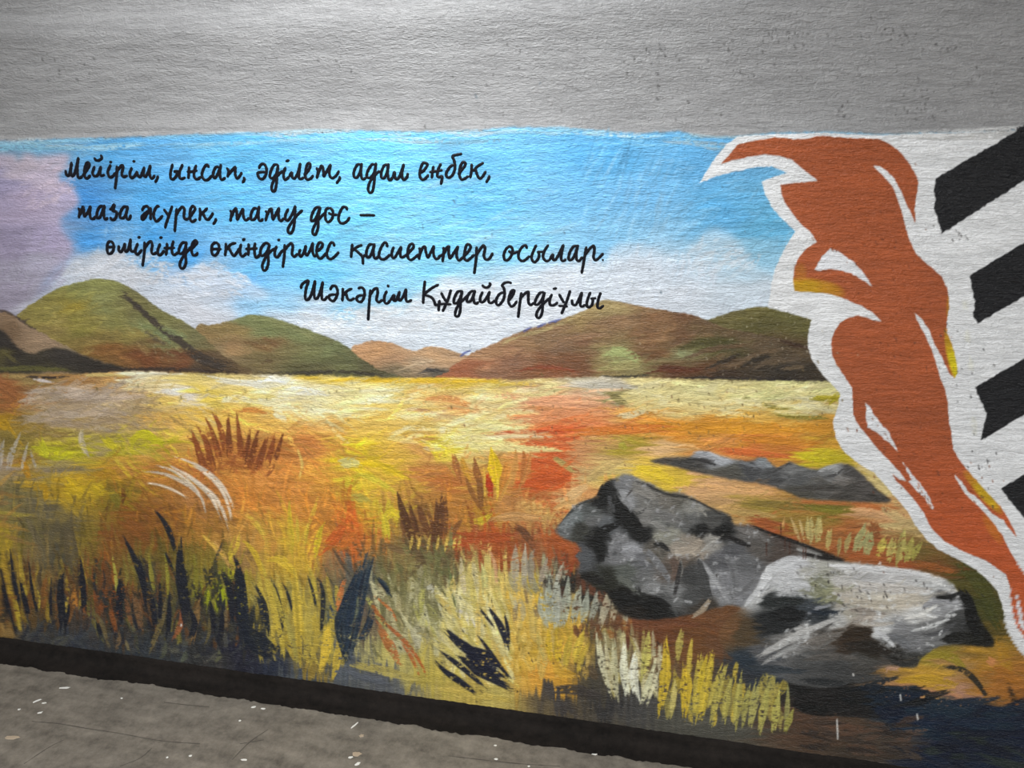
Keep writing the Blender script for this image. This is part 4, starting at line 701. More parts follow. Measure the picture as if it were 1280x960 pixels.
poly([(926, 760), (944, 736), (958, 708), (972, 702), (992, 695), (1008, 696), (1032, 700), (1060, 702), (1096, 706), (1136, 711), (1152, 714), (1176, 721), (1192, 730), (1198, 740), (1212, 744), (1224, 772), (1242, 806), (1204, 806), (1172, 808), (1152, 822), (1142, 834), (1112, 832), (1084, 842), (1044, 858), (1000, 856), (960, 842), (928, 832), (906, 812), (898, 792), (912, 772)],
     [(945, 745, 190, 190, 190), (970, 715, 202, 202, 204), (990, 705, 207, 207, 210), (985, 730, 202, 202, 204), (1010, 715, 175, 173, 166), (1030, 742, 142, 142, 112), (1020, 727, 132, 132, 112), (1050, 720, 187, 184, 180), (1080, 720, 192, 190, 190), (1120, 720, 197, 195, 195), (1160, 728, 207, 207, 207), (1185, 738, 177, 177, 177), (1050, 745, 182, 174, 162), (1100, 750, 187, 180, 167), (1140, 750, 192, 182, 167), (1080, 772, 167, 157, 147), (1060, 762, 177, 170, 157),
      (1150, 766, 207, 205, 202), (1170, 758, 152, 152, 154), (1190, 756, 167, 167, 170), (1202, 764, 66, 66, 66), (1195, 778, 56, 56, 56), (1206, 745, 15, 15, 12), (1215, 770, 12, 12, 12), (1182, 746, 25, 25, 25), (1225, 792, 20, 20, 15), (1160, 787, 122, 122, 122), (1130, 790, 132, 132, 134), (1140, 806, 122, 122, 124), (1100, 788, 202, 202, 202), (1110, 805, 140, 140, 140), (1078, 792, 45, 35, 25), (1060, 800, 55, 42, 30), (1090, 812, 35, 28, 20), (1120, 817, 30, 28, 25), (1142, 827, 60, 60, 58),
      (960, 752, 45, 48, 48), (985, 770, 20, 22, 24), (960, 780, 30, 32, 34), (1010, 760, 60, 65, 70), (1030, 768, 40, 45, 50), (1045, 772, 187, 185, 182), (1000, 790, 152, 150, 148), (980, 806, 127, 125, 123), (950, 820, 88, 88, 90), (1020, 802, 92, 87, 82), (1010, 825, 75, 75, 75), (1050, 840, 65, 65, 65), (1080, 830, 70, 68, 65), (1110, 838, 90, 80, 72), (925, 790, 77, 62, 42), (910, 785, 110, 76, 46), (935, 830, 40, 50, 60)], P_RC, soft=1, height=.25, fk=dict(power=6.5, aniso=1.15, warp=2.6, stride=2))
smear([P_RC], 3.5, np.float32(.1), 231)
auto_strokes(520, (935, 700, 1230, 835), 10, 18, (12, 40), (2, 6), a=.55, dry=.42, jit=.22, pid=P_RC, only=P_RC)
for p_, w_, c_ in [([(962, 708), (985, 699), (1010, 700)], 9, (212, 212, 215)), ([(945, 745), (955, 730), (968, 715)], 13, (206, 206, 208)), ([(930, 758), (942, 744), (952, 734)], 7, (198, 198, 200)), ([(975, 735), (1000, 730), (1015, 738)], 14, (200, 200, 202)), ([(1030, 706), (1080, 710), (1140, 716), (1180, 726)], 9, (206, 205, 206)), ([(1060, 728), (1110, 735), (1170, 738)], 12, (198, 192, 186)), ([(1050, 748), (1100, 756), (1140, 752)], 12, (190, 180, 164)), ([(1010, 720), (1020, 734), (1034, 748)], 8, (130, 130, 104)), ([(1035, 742), (1048, 750), (1055, 756)], 8, (140, 138, 108)),
                   ([(948, 756), (975, 752), (1010, 752)], 13, (34, 38, 38)), ([(960, 772), (985, 768), (1010, 770)], 20, (20, 22, 24)), ([(950, 790), (975, 785), (1000, 778)], 12, (34, 36, 38)), ([(1008, 768), (1022, 760), (1040, 756)], 5, (152, 154, 160)), ([(1008, 762), (1030, 766), (1052, 764)], 6, (34, 42, 52)), ([(938, 824), (970, 808), (1005, 790), (1052, 770)], 10, (190, 188, 186)), ([(950, 830), (985, 812), (1020, 796)], 7, (150, 149, 148)), ([(1000, 806), (1030, 796), (1060, 790)], 9, (116, 110, 104)), ([(930, 834), (970, 836), (1010, 840)], 10, (52, 58, 64)), ([(1048, 798), (1075, 788), (1090, 790)], 12, (46, 34, 22)), ([(1050, 808), (1085, 808), (1120, 818)], 14, (34, 28, 22)), ([(1092, 786), (1106, 796), (1120, 810)], 6, (206, 206, 208)), ([(1110, 794), (1126, 800), (1140, 812)], 12, (112, 113, 116)), ([(1128, 774), (1150, 768), (1178, 752)], 5, (212, 210, 206)), ([(1140, 788), (1165, 782), (1192, 770)], 5, (190, 190, 190)), ([(1150, 795), (1175, 790), (1198, 776)], 6, (78, 78, 80)),
                   ([(1150, 760), (1170, 750), (1190, 752)], 8, (156, 156, 160)), ([(1166, 746), (1185, 746), (1204, 738)], 6, (22, 22, 22)), ([(1198, 734), (1210, 752), (1216, 780), (1224, 800)], 16, (12, 12, 11)), ([(1222, 780), (1232, 795), (1238, 806)], 9, (18, 17, 13)), ([(1176, 800), (1195, 796), (1212, 792)], 14, (22, 22, 20)), ([(1110, 824), (1130, 830), (1150, 822)], 8, (48, 48, 46)), ([(1070, 776), (1095, 780), (1120, 778)], 6, (192, 184, 174)), ([(1050, 764), (1080, 762), (1110, 768)], 6, (150, 140, 130)), ([(1040, 842), (1070, 848), (1110, 845)], 12, (64, 64, 64)), ([(1000, 850), (1030, 852), (1060, 856)], 10, (40, 42, 44)), ([(1000, 824), (1040, 820), (1080, 824)], 10, (84, 80, 76))]:
    S(p_, w_, c_, a=.95, dry=.14, pid=P_RC, prof=(.6, 1, .45), rag=.3)
speckle(P_RC, (940, 700, 1200, 830), 320, 110, (222, 222, 222))
P_T16 = part('grass_tuft', 'pale sage painted grass behind the white boulder')
for p_, w_, c_ in [([(1012, 640), (1012, 658), (1013, 680)], 13, (190, 174, 112)), ([(1024, 642), (1023, 660), (1022, 682)], 11, (186, 172, 108)), ([(1039, 652), (1036, 670), (1034, 690)], 8, (184, 168, 102)), ([(1050, 668), (1049, 680), (1048, 694)], 6, (168, 154, 96)), ([(1066, 662), (1060, 675), (1056, 692)], 8, (182, 166, 104)), ([(1082, 655), (1076, 672), (1068, 692)], 15, (166, 166, 112)), ([(1088, 660), (1086, 676), (1082, 696)], 14, (164, 164, 110)), ([(1108, 668), (1102, 682), (1096, 700)], 11, (196, 182, 84)), ([(1118, 668), (1114, 686), (1110, 704)], 13, (184, 172, 96)), ([(1130, 662), (1126, 684), (1122, 706)], 14, (184, 174, 96)), ([(1142, 670), (1136, 688), (1132, 704)], 12, (182, 172, 88)), ([(1154, 674), (1146, 686), (1140, 700)], 9, (176, 168, 80)), ([(981, 646), (979, 655), (978, 664)], 4, (196, 150, 90)), ([(988, 646), (994, 660), (1001, 680)], 5, (198, 168, 112)), ([(998, 645), (1002, 660), (1005, 678)], 4, (196, 170, 116))]:
    S(p_, w_, c_, a=.88, dry=.3, pid=P_T16, prof=(.25, 1, .4))
for x_, y0_, y1_ in [(958, 676, 696), (976, 650, 676), (981, 668, 690), (987, 670, 694), (1004, 680, 702), (1007, 682, 700)]:
    S([(x_, y0_), (x_, y1_)], 1.6, (70, 34, 22), a=.8, dry=.1, prof=(.8, 1, .5), pid=None)

# ---- white ground, orange creature shape, black stripes
P_WH = part('white_ground', 'white painted ground and outline')
WHL = [(922, 171), (908, 180), (892, 200), (874, 229), (896, 220), (920, 214), (946, 209), (964, 208), (976, 212), (983, 216), (970, 220), (952, 227), (956, 242), (964, 258), (978, 274), (994, 289), (984, 304), (976, 320), (968, 338), (964, 356), (960, 384), (986, 391), (1014, 399), (1010, 418), (1010, 434), (1015, 450), (1028, 468), (1040, 481),
       (1050, 492), (1048, 506), (1041, 526), (1044, 546), (1054, 564), (1074, 580), (1092, 590), (1108, 608), (1120, 622), (1132, 636), (1144, 656), (1156, 672), (1172, 686), (1200, 700), (1220, 712), (1234, 724), (1246, 738), (1252, 754), (1255, 772), (1258, 786), (1270, 808), (1280, 820), (1300, 846), (1340, 900), (1420, 1070)]
TOPR = [(1700, 160), (1480, 162), (1280, 164), (1100, 169), (1030, 166), (960, 168)]
m1, b1 = poly_mask(WHL + [(1700, 1070)] + TOPR, smooth=False, jag=.35)
lay(m1, b1, np.array([224, 224, 226], np.float32) / 255, P_WH, height=.35)
# soft upper border of the white
for k in range(60):
    x = random.uniform(1100, 1660); y = random.uniform(158, 174)
    stroke([(x, y), (x + 40, y + random.uniform(-2, 2)), (x + random.uniform(60, 120), y + random.uniform(-2, 2))], random.uniform(4, 9), random.choice([(196, 195, 195), (182, 181, 180), (206, 205, 205)]), a=.5, dry=.3)
# faint yellow overspray
for x, y, l in [(1208, 420, 10), (1212, 455, 12), (1216, 530, 16), (1205, 380, 8)]:
    stroke([(x, y - l), (x + 2, y + l)], 8, (216, 214, 190), a=.35, dry=.2, soft=4)

P_OR = part('creature_shape', 'burnt orange painted creature silhouette')
ORA = [(901, 205), (912, 193), (921, 181), (944, 175.6), (968, 171.6), (982, 172.4), (994, 174), (1010, 173), (1018, 171), (1031, 169.6), (1038, 171), (1050, 171.6), (1072, 173), (1082, 172.4), (1100, 174), (1112, 180), (1124, 189), (1134, 201), (1144, 217), (1147.6, 226), (1147, 236), (1144, 250), (1143, 262), (1144, 279),
       (1139, 268), (1132, 254), (1126, 238), (1118, 224), (1110, 215), (1100, 208), (1091, 207), (1104, 220), (1115, 232), (1121, 246), (1126, 262), (1131, 280), (1136, 298), (1144, 316), (1156, 328), (1166, 336), (1177, 346), (1183, 359), (1186, 372), (1186, 386), (1183, 402), (1183.6, 416), (1188, 426), (1193, 440), (1196, 456), (1197, 466), (1193, 473),
       (1186, 466), (1177, 446), (1168, 430), (1162, 414), (1153, 400), (1142, 390), (1147, 402), (1157, 420), (1164, 436), (1170, 454), (1175, 472), (1181, 486), (1184, 500), (1185.6, 522), (1189, 542), (1191, 560), (1198, 573), (1208, 586), (1222, 602), (1240, 622), (1250, 632), (1260, 648), (1268, 664), (1271, 671),
       (1262, 662), (1254, 650), (1240, 642), (1228, 629), (1217, 618), (1211, 616), (1202, 602), (1192, 592), (1198, 604), (1206, 617), (1216, 626), (1230, 640), (1242, 654), (1252, 668), (1262, 688), (1270, 702), (1280, 716), (1300, 744), (1330, 800), (1350, 860), (1330, 860), (1300, 820), (1282, 800), (1272, 784), (1267, 772), (1264, 752), (1262, 732), (1257, 718), (1246, 710), (1232, 700), (1216, 694), (1198, 686), (1180, 676), (1164, 660), (1154, 640), (1144, 626), (1128, 608), (1120, 601), (1115, 592), (1124, 599), (1133, 601),
       (1124, 589), (1108, 572), (1094, 558), (1084, 544), (1072, 530), (1066, 518), (1066, 502), (1065, 485), (1054, 468), (1045, 455), (1040, 444), (1038.6, 430), (1042, 416), (1050, 403), (1060, 397), (1072, 394), (1080, 396), (1090, 399.6), (1102, 402), (1090, 390), (1076, 382), (1062, 376), (1046, 370), (1036, 367), (1014, 365), (993, 363.6), (991, 350), (993, 334), (998, 322), (1006, 312), (1013, 307), (1021, 303),
       (1014, 291), (1002, 281), (990, 266), (980, 252), (977, 242), (975, 231), (990, 229), (1008, 227), (1022, 226), (1016, 221), (1002, 210), (990, 200), (974, 195), (956, 193), (936, 196), (918, 200)]
m2, b2 = poly_mask(ORA, smooth=False, jag=.3)
oc = np.empty(m2.shape + (3,), np.float32)
oc[:] = np.array([166, 84, 46], np.float32) / 255
yy, xx = np.mgrid[b2[1]:b2[3], b2[0]:b2[2]].astype(np.float32)
yy *= 1.0
lowk = np.clip((yy - 520) / 160, 0, 1)[..., None]
oc = oc * (1 - lowk) + np.array([190, 88, 44], np.float32) / 255 * lowk
topk = np.clip((320 - yy) / 120, 0, 1)[..., None]
oc = oc * (1 - topk) + np.array([160, 80, 42], np.float32) / 255 * topk


def yel(x, y, rx, ry, ang, col, a):
    global oc
    t = math.radians(ang)
    u = ((xx - x) * math.cos(t) + (yy - y) * math.sin(t)) / rx; v_ = (-(xx - x) * math.sin(t) + (yy - y) * math.cos(t)) / ry
    k = np.clip(1.35 - (u * u + v_ * v_), 0, 1)[..., None] * a
    oc = oc * (1 - k) + np.array(col, np.float32) / 255 * k


yel(1010, 358, 34, 11, 6, (190, 146, 16), .95)
yel(1038, 362, 18, 10, 20, (180, 124, 24), .8)
yel(1000, 340, 8, 12, 0, (176, 112, 30), .6)
yel(1190, 450, 6, 30, -14, (206, 186, 14), 1)
yel(1185, 385, 3, 18, 0, (178, 122, 24), .8)
yel(1184, 425, 4, 16, -10, (186, 140, 22), .8)
yel(1230, 617, 30, 7, 48, (200, 160, 22), 1)
yel(1212, 596, 12, 6, 48, (186, 126, 30), .7)
yel(1240, 660, 22, 7, 58, (202, 122, 34), .6)
yel(1042, 456, 5, 16, -30, (182, 104, 40), .6)
oc *= (1 + (BROAD[view(b2)] - .5)[..., None] * .12)
lay(m2, b2, oc, P_OR, height=.3)
for p_ in [[(1018, 336), (1029, 318), (1038, 310), (1050, 316), (1068, 328), (1080, 342), (1091, 359), (1078, 350), (1064, 342), (1050, 338), (1036, 336), (1022, 338)],
           [(1082, 502), (1088, 510), (1096, 522), (1112, 542), (1123, 565), (1112, 554), (1096, 540), (1084, 534), (1082, 518)],
           [(1127, 576), (1140, 593), (1150, 604), (1156, 612), (1163, 624), (1167, 637), (1161, 633), (1154, 620), (1144, 612), (1135, 601), (1139, 598)],
           [(1269, 736), (1274, 752), (1279, 775), (1282, 792), (1273, 778), (1271, 755)]]:
    poly(p_, (222, 222, 226), part('highlight', 'white painted highlight inside the orange shape'), smooth=False, jag=.5, height=.2)
for k in range(14):
    x = random.uniform(1144, 1164); y = 596 + (x - 1140) * 1.5 + random.uniform(-5, 5)
    stroke([(x, y), (x + 2, y + 4)], 1.6, (170, 96, 62), a=.8)
BKC = (20, 20, 24)
STR = [[(1169, 223), (1222, 192), (1270, 164), (1274, 158), (1385, 157), (1280, 225.6), (1226, 260), (1177, 292), (1172, 274), (1167, 261), (1169, 249), (1167, 238)],
       [(1212, 344), (1280, 303), (1420, 218), (1560, 160), (1600, 165), (1440, 272), (1280, 370), (1222, 404), (1216, 397), (1218, 377), (1214, 360)],
       [(1218, 484), (1280, 448), (1440, 354), (1600, 262), (1600, 330), (1440, 424), (1280, 518), (1226, 550), (1230, 530), (1233, 517), (1228, 506)],
       [(1251, 610), (1280, 592), (1440, 500), (1600, 410), (1600, 480), (1440, 560), (1284, 652), (1280, 647), (1262, 626)]]
STRL = ['uppermost thick black painted stripe on the white ground', 'second black painted stripe down on the white ground', 'third black painted stripe down with notched end', 'lowest black painted stripe with pointed end']
for s_, l_ in zip(STR, STRL):
    k = part('stripe', l_)
    poly(s_, BKC, k, smooth=False, jag=.45, height=.25)

# ---- pits and chips in the paint
def pits(n, cx, cy, sx, sy, vert=True, col=(62, 60, 60), big=1.0):
    for _ in range(n):
        x = random.gauss(cx, sx); y = random.gauss(cy, sy)
        if not (X0 + 5 < x < X1 - 5 and Y0 + 5 < y < Y1 - 5): continue
        l = abs(random.gauss(1.5, 1.4)) * big + .8
        a_ = random.uniform(-.4, .4) + (math.pi / 2 if vert else 0) - .5
        stroke([(x, y), (x + l * math.cos(a_), y + l * math.sin(a_))], random.uniform(1.2, 2.2) * big, col, a=random.uniform(.4, .9), hgt=-1.6, prof=(.7, 1, .6))


for args in [(26, 1125, 38, 28, 7), (14, 1180, 62, 12, 5), (22, 990, 42, 26, 5), (24, 1150, 128, 14, 16), (12, 1055, 135, 8, 5), (20, 820, 70, 16, 10), (10, 830, 110, 20, 10), (20, 1080, 90, 60, 22), (30, 900, 90, 60, 40), (26, 640, 90, 120, 35), (14, 380, 90, 90, 30), (10, 1240, 95, 20, 22), (10, 1195, 296, 14, 5), (16, 1200, 440, 22, 60), (14, 1230, 580, 14, 30), (12, 70, 70, 50, 20)]:
    pits(*args)
pits(30, 600, 300, 220, 60, col=(70, 90, 105))
pits(26, 1080, 300, 40, 50, col=(110, 56, 34)); pits(60, 1120, 480, 34, 80, col=(112, 58, 36)); pits(30, 1195, 620, 30, 40, col=(120, 62, 36))
pits(45, 1080, 735, 60, 18, col=(50, 46, 44), big=1.1)
pits(50, 560, 490, 260, 16, col=(110, 100, 60)); pits(60, 900, 510, 90, 26, col=(120, 100, 60)); pits(50, 800, 540, 100, 30, col=(130, 90, 60))
pits(90, 780, 840, 90, 26, col=(40, 36, 32)); pits(40, 560, 760, 40, 40, col=(60, 60, 50))
pits(50, 960, 420, 50, 22, col=(200, 190, 170), big=.6); pits(30, 230, 430, 60, 20, col=(190, 180, 150), big=.5)
for p_ in [[(1046, 899), (1047, 923)], [(1125, 868), (1126, 875)], [(1146, 892), (1147, 899)], [(227, 780), (227, 782)], [(1066, 842), (1067, 844)]]:
    stroke(p_, 2.0, (226, 224, 220), a=.95, prof=(.8, 1, .8))

# ------------------------------------------------------------------ paint colours in linear light
ALB = lin(np.clip(IMG * (1 + (RIDGE - .5)[..., None] * .11), 0, 1))
ALB = np.clip(ALB, 0.004, 0.9).astype(np.float32)

# ------------------------------------------------------------------ materials
def new_mat(name):
    m_ = bpy.data.materials.new(name); m_.use_nodes = True
    nt = m_.node_tree
    return m_, nt, nt.nodes['Principled BSDF']


def paint_material(name, rough=.40, attr=True, color=None, bump=.85, gloss=.38, dist=.0042):
    m_, nt, b = new_mat(name)
    tc = nt.nodes.new('ShaderNodeTexCoord')
    mp = nt.nodes.new('ShaderNodeMapping'); mp.inputs['Scale'].default_value = (52, 52, 250)
    nt.links.new(tc.outputs['Object'], mp.inputs[0])
    n1 = nt.nodes.new('ShaderNodeTexNoise'); n1.inputs['Scale'].default_value = 1.0; n1.inputs['Detail'].default_value = 5; n1.inputs['Distortion'].default_value = 1.2
    nt.links.new(mp.outputs[0], n1.inputs['Vector'])
    n2 = nt.nodes.new('ShaderNodeTexNoise'); n2.inputs['Scale'].default_value = 210; n2.inputs['Detail'].default_value = 3
    nt.links.new(tc.outputs['Object'], n2.inputs['Vector'])
    mx = nt.nodes.new('ShaderNodeMath'); mx.operation = 'MULTIPLY_ADD'; mx.inputs[1].default_value = .5
    nt.links.new(n2.outputs[0], mx.inputs[0]); nt.links.new(n1.outputs[0], mx.inputs[2])
    bp = nt.nodes.new('ShaderNodeBump'); bp.inputs['Strength'].default_value = bump; bp.inputs['Distance'].default_value = dist
    nt.links.new(mx.outputs[0], bp.inputs['Height']); nt.links.new(bp.outputs[0], b.inputs['Normal'])
    if attr:
        at = nt.nodes.new('ShaderNodeVertexColor'); at.layer_name = 'paint'
        nt.links.new(at.outputs[0], b.inputs['Base Color'])
    else:
        b.inputs['Base Color'].default_value = (*lin(np.array(color) / 255.0), 1)
    b.inputs['Roughness'].default_value = rough
    b.inputs['Specular IOR Level'].default_value = gloss
    return m_


M_PAINT = paint_material('wall_paint')
M_INK = paint_material('black_lettering_paint', rough=.38, attr=False, color=(13, 13, 22), bump=.12, gloss=.2)


def concrete(name, c1, c2, scale=6.0, rough=.8, bump=.35):
    m_, nt, b = new_mat(name)
    tc = nt.nodes.new('ShaderNodeTexCoord')
    n1 = nt.nodes.new('ShaderNodeTexNoise'); n1.inputs['Scale'].default_value = scale; n1.inputs['Detail'].default_value = 9; n1.inputs['Roughness'].default_value = .8
    nt.links.new(tc.outputs['Object'], n1.inputs['Vector'])
    mp = nt.nodes.new('ShaderNodeMapping'); mp.inputs['Scale'].default_value = (7, 26, 9); mp.inputs['Rotation'].default_value = (0, 0, .12)
    nt.links.new(tc.outputs['Object'], mp.inputs[0])
    n3 = nt.nodes.new('ShaderNodeTexNoise'); n3.inputs['Scale'].default_value = 1.0; n3.inputs['Detail'].default_value = 6
    nt.links.new(mp.outputs[0], n3.inputs['Vector'])
    mm = nt.nodes.new('ShaderNodeMath'); mm.operation = 'MULTIPLY_ADD'; mm.inputs[1].default_value = .6
    nt.links.new(n3.outputs[0], mm.inputs[0]); nt.links.new(n1.outputs[0], mm.inputs[2])
    cr = nt.nodes.new('ShaderNodeValToRGB')
    cr.color_ramp.elements[0].position = .55; cr.color_ramp.elements[1].position = 1.0
    cr.color_ramp.elements[0].color = (*lin(np.array(c1) / 255.0), 1); cr.color_ramp.elements[1].color = (*lin(np.array(c2) / 255.0), 1)
    nt.links.new(mm.outputs[0], cr.inputs[0]); nt.links.new(cr.outputs[0], b.inputs['Base Color'])
    bp = nt.nodes.new('ShaderNodeBump'); bp.inputs['Strength'].default_value = bump; bp.inputs['Distance'].default_value = .003
    nt.links.new(mm.outputs[0], bp.inputs['Height']); nt.links.new(bp.outputs[0], b.inputs['Normal'])
    b.inputs['Roughness'].default_value = rough
    return m_


M_FLOOR = concrete('grey_screed', (78, 72, 65), (136, 128, 117), scale=26.0)
M_BASE = concrete('black_skirting_paint', (14, 12, 11), (38, 33, 30), scale=44, rough=.85, bump=1.0)
M_BASE.node_tree.nodes['Principled BSDF'].inputs['Specular IOR Level'].default_value = .15
M_PLAIN = concrete('plain_plaster', (190, 188, 185), (206, 204, 200), scale=3)

# ------------------------------------------------------------------ wall surface: one grid of points shared by wall and mural
zl_top = to_wall(640, 158)[1]
z_cusp = to_wall(640, 48)[1]
_te = np.array([to_wall(*p) for p in TOPE])


def relief(X, Z):
    """gentle hollow of the plaster above the mural (metres towards the room)"""
    amp = 0.30 + 0.70 * np.clip((0.75 - X) / 1.4, 0, 1)
    z1 = np.interp(X, _te[:, 0], _te[:, 1]) + .002; z2 = z_cusp + .012 * np.sin(X * 1.7 + .4)
    s1 = np.clip((Z - z1) / (z2 - z1), 0, 1); s2 = np.clip((Z - z2 + .012) / .11, 0, 4)
    d = np.clip(Z - z1, 0, 9)
    lip = 0.030 * (1 - np.exp(-d / .055)) * (1 - s1) ** 1.2
    return -amp * lip + amp * 0.0036 * np.where(s2 < 3, 1 - np.cos(s2 * 2 * math.pi), 0)


# columns: about one photo pixel apart inside the frame, coarser outside
def spaced(a, b, s): return np.linspace(a, b, max(2, int(round((b - a) / s)) + 1))
pxs = np.concatenate([np.arange(-440, -40, 4.0), np.arange(-40, 1320, 1.12), np.arange(1320, 1690, 4.0)])
xcol = np.array([to_wall(p, 480)[0] for p in pxs])
pys_fine = np.arange(158, 1000, 1.12); pys_top = np.arange(-76, 158, 2.0)
zr = np.array([to_wall(640, p)[1] for p in np.concatenate([pys_top, pys_fine])])
zr = zr[zr > ZB + .0015]
zrow = np.concatenate([zr, [ZB - .004]])[::-1]
NX, NZ = len(xcol), len(zrow)
GX, GZ = np.meshgrid(xcol, zrow)
u, v = from_wall(GX, GZ)
uu = np.clip(u - X0 - .5, 0, W - 1.01); vv = np.clip(v - Y0 - .5, 0, H - 1.01)
ui = uu.astype(int); vi = vv.astype(int); fu = (uu - ui).astype(np.float32); fv = (vv - vi).astype(np.float32)


def samp(a):
    k = (slice(None),) * 2 + (None,) * (a.ndim - 2)
    U, V_ = fu[k], fv[k]
    return (a[vi, ui] * (1 - U) + a[vi, ui + 1] * U) * (1 - V_) + (a[vi + 1, ui] * (1 - U) + a[vi + 1, ui + 1] * U) * V_


gcol = samp(ALB)
ghgt = samp(np.clip(HGT, -1.6, 2.0)) * 0.00045 + samp(RIDGE) * 0.0009
GY = -(0.001 + ghgt + relief(GX, GZ))
pid = IDS[np.clip((vv[:-1, :-1] + .56).astype(int), 0, H - 1), np.clip((uu[:-1, :-1] + .56).astype(int), 0, W - 1)]
vid = np.arange(NX * NZ).reshape(NZ, NX)
quads = np.stack([vid[:-1, :-1], vid[:-1, 1:], vid[1:, 1:], vid[1:, :-1]], -1).reshape(-1, 4)
pidf = pid.reshape(-1)
VERT = np.stack([GX, GY, GZ], -1).reshape(-1, 3).astype(np.float32)
VCOL = np.concatenate([gcol.reshape(-1, 3), np.ones((NX * NZ, 1), np.float32)], 1)


def quad_mesh(name, q, verts, cols, mat, parent=None, off=(0, 0, 0)):
    used, inv = np.unique(q, return_inverse=True)
    vs = verts[used] - np.array(off, np.float32)
    f_ = inv.reshape(-1).astype(np.int32)
    me = bpy.data.meshes.new(name)
    nf = len(q)
    me.vertices.add(len(vs)); me.vertices.foreach_set('co', vs.ravel())
    me.loops.add(nf * 4); me.loops.foreach_set('vertex_index', f_)
    me.polygons.add(nf)
    me.polygons.foreach_set('loop_start', np.arange(0, nf * 4, 4, dtype=np.int32))
    me.polygons.foreach_set('use_smooth', np.ones(nf, bool))
    at = me.color_attributes.new('paint', 'FLOAT_COLOR', 'POINT')
    at.data.foreach_set('color', cols[used].ravel())
    me.update(calc_edges=True)
    me.materials.append(mat)
    o = bpy.data.objects.new(name, me)
    C.objects.link(o)
    if parent: o.parent = parent
    return o


# the wall: painted face where no mural lies, coarse face beyond, and the slab behind
WX0, WX1 = -4.2, 4.2
extra_v, extra_q = [], []
nb = len(VERT)


def add_quad(p0, p1, p2, p3):
    k = nb + len(extra_v)
    extra_v.extend([p0, p1, p2, p3]); extra_q.append([k, k + 1, k + 2, k + 3])


def wpt(x, z): return (x, -float(-.0015 + relief(np.array(x), np.array(z))), z)


ztop = zrow[-1]
zs_hi = np.linspace(ztop, CEIL_Z, 10)
zs_all = np.concatenate([[0.0, ZB], np.linspace(ZB + .01, zl_top, 4), np.linspace(zl_top + .01, ztop, 24)])
for za, zb in zip(zs_hi[:-1], zs_hi[1:]):
    for xa, xb in ((WX0, xcol[0]), (xcol[0], xcol[-1]), (xcol[-1], WX1)):
        add_quad(wpt(xa, za), wpt(xb, za), wpt(xb, zb), wpt(xa, zb))
for za, zb in zip(zs_all[:-1], zs_all[1:]):
    for xa, xb in ((WX0, xcol[0]), (xcol[-1], WX1)):
        add_quad(wpt(xa, za), wpt(xb, za), wpt(xb, zb), wpt(xa, zb))
add_quad((xcol[0], .006, 0), (xcol[-1], .006, 0), (xcol[-1], .006, zl_top), (xcol[0], .006, zl_top))
T_ = .25
add_quad((WX1, T_, 0), (WX0, T_, 0), (WX0, T_, CEIL_Z), (WX1, T_, CEIL_Z))
add_quad((WX0, T_, 0), (WX0, 0, 0), (WX0, 0, CEIL_Z), (WX0, T_, CEIL_Z))
add_quad((WX1, 0, 0), (WX1, T_, 0), (WX1, T_, CEIL_Z), (WX1, 0, CEIL_Z))
add_quad((WX0, T_, 0), (WX1, T_, 0), (WX1, 0, 0), (WX0, 0, 0))
add_quad((WX0, 0, CEIL_Z), (WX1, 0, CEIL_Z), (WX1, T_, CEIL_Z), (WX0, T_, CEIL_Z))
wall_verts = np.concatenate([VERT + np.array([0, .003, 0], np.float32), np.array(extra_v, np.float32)])
gw = lin(np.array([145, 144, 145]) / 255.0)
wall_cols = np.concatenate([VCOL, np.tile(np.array([[*gw, 1]], np.float32), (len(extra_v), 1))])
wq = np.concatenate([quads[pidf == 0], np.array(extra_q)])
wall = quad_mesh('wall_front', wq, wall_verts, wall_cols, M_PAINT)
tag(wall, 'grey white roughly plastered wall above the mural', None, kind='structure')

def clumps(k, cell=9):
    """masks of the separate clumps of one painted tuft; crumbs stay with the largest clump"""
    fr, fc = np.nonzero(pid == k)
    br_, bc_ = fr // cell, fc // cell
    cells = {}
    for a, b in zip(br_.tolist(), bc_.tolist()): cells[(a, b)] = cells.get((a, b), 0) + 1
    comp, sizes = {}, []
    for c0 in cells:
        if c0 in comp: continue
        n, todo, tot = len(sizes), [c0], 0
        comp[c0] = n
        while todo:
            a, b = todo.pop(); tot += cells[(a, b)]
            for da in (-1, 0, 1):
                for db in (-1, 0, 1):
                    e = (a + da, b + db)
                    if e in cells and e not in comp: comp[e] = n; todo.append(e)
        sizes.append(tot)
    big = int(np.argmax(sizes)); keep = [i for i, z in enumerate(sizes) if i == big or z > 120]
    lab = np.array([comp[(a, b)] if comp[(a, b)] in keep else big for a, b in zip(br_.tolist(), bc_.tolist())])
    return [lab == i for i in keep]


MUL = (0.0, 0.0, ZB)
mural = bpy.data.objects.new('mural', None)
C.objects.link(mural); mural.location = MUL
tag(mural, 'wall mural of golden steppe, hills, boulders, lettering and an orange shape', 'mural')
for k, (nm, lb) in PARTS.items():
    q = quads[pidf == k]
    if len(q) == 0: continue
    groups = clumps(k) if nm == 'grass_tuft' else [np.ones(len(q), bool)]
    for g in groups:
        o = quad_mesh(nm, q[g], VERT, VCOL, M_PAINT, mural, MUL)
        o['label'] = lb

# ------------------------------------------------------------------ lettering: every letter a raised brush line
#LETTERS
def L(ox, oy, *strokes): return (ox, oy, strokes)


